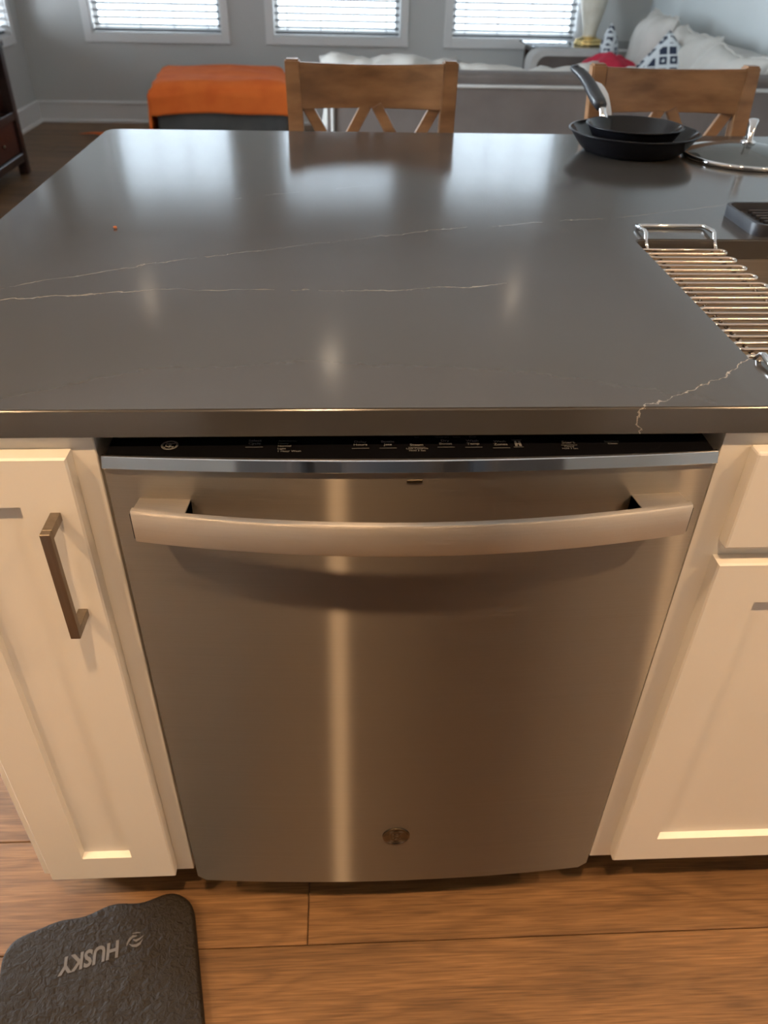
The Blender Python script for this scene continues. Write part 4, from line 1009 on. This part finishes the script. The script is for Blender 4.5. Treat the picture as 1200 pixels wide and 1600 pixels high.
# ------------------------------------------------------------------ kitchen behind the viewer (seen only as reflections)
kr = empty('rear_cabinets', (0, -1.7, 0)); tag(kr, 'white cabinets with grey counter along the kitchen wall behind the viewer', 'cabinet')
def kp(name, m, *a): o = bx(name, m, None, *a, .002); return sub(o, kr)
for x0, x1 in ((-2.5, -.47), (.60, 2.3)):
    kp('base_unit', MT['white_paint'], x0, x1, -1.92, -1.31, .09, .88); kp('worktop', MT['quartz'], x0, x1, -1.93, -1.28, .881, .911); kp('backsplash', MT['tile'], x0, x1, -1.94, -1.93, .912, 1.45); kp('wall_unit', MT['white_paint'], x0, x1, -1.92, -1.58, 1.46, 2.4)
    for k in range(4):
        a, c = x0+(x1-x0)*k/4+.01, x0+(x1-x0)*(k+1)/4-.01
        kp('door', MT['white_paint'], a, c, -1.309, -1.29, .11, .86); kp('door', MT['white_paint'], a, c, -1.579, -1.56, 1.48, 2.38)
fr_ = empty('added_refrigerator', (.065, -1.5, 0)); tag(fr_, 'tall black fridge behind the viewer, added as a dark reflection for the steel', 'added_refrigerator')  # unseen fridge added to darken the middle of the steel door's reflection
for nm, a in (('body', (-.45, .58, -1.93, -1.25, .02, 1.90)), ('door', (-.445, .061, -1.245, -1.17, .62, 1.89)), ('door', (.069, .575, -1.245, -1.17, .62, 1.89)), ('freezer_drawer', (-.445, .575, -1.245, -1.17, .06, .60)), ('handle', (.02, .04, -1.165, -1.13, .8, 1.6)), ('handle', (.09, .11, -1.165, -1.13, .8, 1.6)), ('foot', (-.4, -.34, -1.8, -1.4, 0, .0195)), ('foot', (.47, .53, -1.8, -1.4, 0, .0195))):
    sub(bx(nm, MT['fridge'], None, *a, .004), fr_)

# ------------------------------------------------------------------ the person standing behind the viewpoint (only their reflection shows in the steel)
m, nt, b = new_mat('clothed_body'); L = nt.links.new
tc = nd(nt, 'ShaderNodeTexCoord'); spz = nd(nt, 'ShaderNodeSeparateXYZ'); L(tc.outputs['Object'], spz.inputs[0])
cr = nd(nt, 'ShaderNodeValToRGB'); cr.color_ramp.interpolation = 'CONSTANT'; e = cr.color_ramp.elements
dv = nd(nt, 'ShaderNodeMath', operation='DIVIDE'); dv.inputs[1].default_value = 2; L(spz.outputs[2], dv.inputs[0]); L(dv.outputs[0], cr.inputs[0])
e[0].position = 0; e[0].color = (.03, .03, .03, 1); e[1].position = .05; e[1].color = (.018, .022, .038, 1)
q_ = e.new(.455); q_.color = (.025, .024, .026, 1); q_ = e.new(.722); q_.color = (.45, .26, .18, 1)
ax = nd(nt, 'ShaderNodeMath', operation='ABSOLUTE'); L(spz.outputs[0], ax.inputs[0])
g1 = nd(nt, 'ShaderNodeMath', operation='GREATER_THAN'); g1.inputs[1].default_value = .225; L(ax.outputs[0], g1.inputs[0])
g2 = nd(nt, 'ShaderNodeMath', operation='LESS_THAN'); g2.inputs[1].default_value = .80; L(spz.outputs[2], g2.inputs[0])
mm = nd(nt, 'ShaderNodeMath', operation='MULTIPLY'); L(g1.outputs[0], mm.inputs[0]); L(g2.outputs[0], mm.inputs[1])
mx = nd(nt, 'ShaderNodeMix', data_type='RGBA'); L(mm.outputs[0], mx.inputs[0]); L(cr.outputs[0], mx.inputs[6]); mx.inputs[7].default_value = (.45, .26, .18, 1); L(mx.outputs[2], b.inputs['Base Color']); b.inputs['Roughness'].default_value = .8
V = [((0, 0, .92), .13, .095)]; E_ = []
def jv(p, rx, ry=None, par=None):
    V.append((p, rx, ry or rx)); E_.append((par, len(V)-1)); return len(V)-1
sp1 = jv((0, 0, 1.08), .125, .09, 0); sp2 = jv((0, -.005, 1.25), .145, .10, sp1); sp3 = jv((0, -.01, 1.38), .09, .075, sp2); nk = jv((0, -.005, 1.46), .052, .052, sp3)
h1 = jv((0, .01, 1.53), .066, .080, nk); h2 = jv((0, .005, 1.61), .074, .092, h1); h3 = jv((0, -.005, 1.68), .052, .062, h2)
for s_ in (-1, 1):
    hp_ = jv((s_*.10, 0, .86), .095, .09, 0); kn = jv((s_*.125, .01, .49), .062, .062, hp_); an = jv((s_*.14, -.02, .09), .042, .045, kn); ft = jv((s_*.145, .0, .045), .04, .04, an); to = jv((s_*.16, .15, .032), .038, .028, ft)
    shd = jv((s_*.17, -.01, 1.36), .058, .058, sp3); el = jv((s_*.235, -.03, 1.09), .043, .043, shd); wr_ = jv((s_*.25, .02, .85), .028, .028, el); pl_ = jv((s_*.252, .03, .775), .018, .036, wr_)
    for k, (dy, ln) in enumerate(((-.028, .062), (-.010, .078), (.010, .083), (.028, .074))):
        a_ = jv((s_*.252, .03+dy, .735), .009, .009, pl_); b__ = jv((s_*.249, .034+dy, .735-ln*.5), .008, .008, a_); jv((s_*.242, .038+dy, .735-ln), .007, .007, b__)
    t_ = jv((s_*.245, .068, .79), .010, .010, pl_); jv((s_*.240, .085, .755), .008, .008, t_)
me = bpy.data.meshes.new('person'); me.from_pydata([v[0] for v in V], E_, []); me.materials.append(m)
po_ = bpy.data.objects.new('person', me); C.objects.link(po_); po_.location = (.02, -.90, 0)
sk = po_.modifiers.new('skin', 'SKIN'); sk.use_smooth_shade = True
for i, v in enumerate(V): me.skin_vertices[0].data[i].radius = (v[1], v[2]); me.skin_vertices[0].data[i].use_root = (i == 0)
ss = po_.modifiers.new('smooth', 'SUBSURF'); ss.levels = 2; ss.render_levels = 2
tag(po_, 'person in dark jacket and jeans standing behind the viewpoint facing the dishwasher', 'person')
bm = bmesh.new(); bmesh.ops.create_uvsphere(bm, u_segments=24, v_segments=16, radius=1)
for v in bm.verts: v.co = Vector((v.co.x*.085, v.co.y*.098-.014, 1.648+v.co.z*.078))
bmesh.ops.delete(bm, geom=[f for f in bm.faces if f.calc_center_median().y > .03 and f.calc_center_median().z < 1.675], context='FACES')
hr_ = obj('hair', bm, MT['dark'], po_, smooth=True)
for s_ in (-1, 1):
    bm = bmesh.new(); bmesh.ops.create_uvsphere(bm, u_segments=12, v_segments=8, radius=.011); o = obj('eye', bm, MT['trim'], po_, (s_*.03, .083, 1.60), smooth=True)
    bm = bmesh.new(); bmesh.ops.create_uvsphere(bm, u_segments=12, v_segments=8, radius=.016); o = obj('ear', bm, MT['skin'], po_, (s_*.076, 0, 1.59), smooth=True); o.scale = (.4, .8, 1.5)
bm = bmesh.new(); prism(bm, [(.085, 1.60), (.112, 1.565), (.09, 1.556)], 'x', -.011, .011, .003); obj('nose', bm, MT['skin'], po_)
bm = bmesh.new(); tube(bm, [(-.024, .086, 1.532), (0, .096, 1.529), (.024, .086, 1.532)], .005, 8); obj('mouth', bm, MT['lips'], po_, smooth=True)

S.cycles.max_bounces = 10; S.cycles.diffuse_bounces = 4; S.cycles.glossy_bounces = 4; S.cycles.transmission_bounces = 8; S.cycles.sample_clamp_indirect = 6
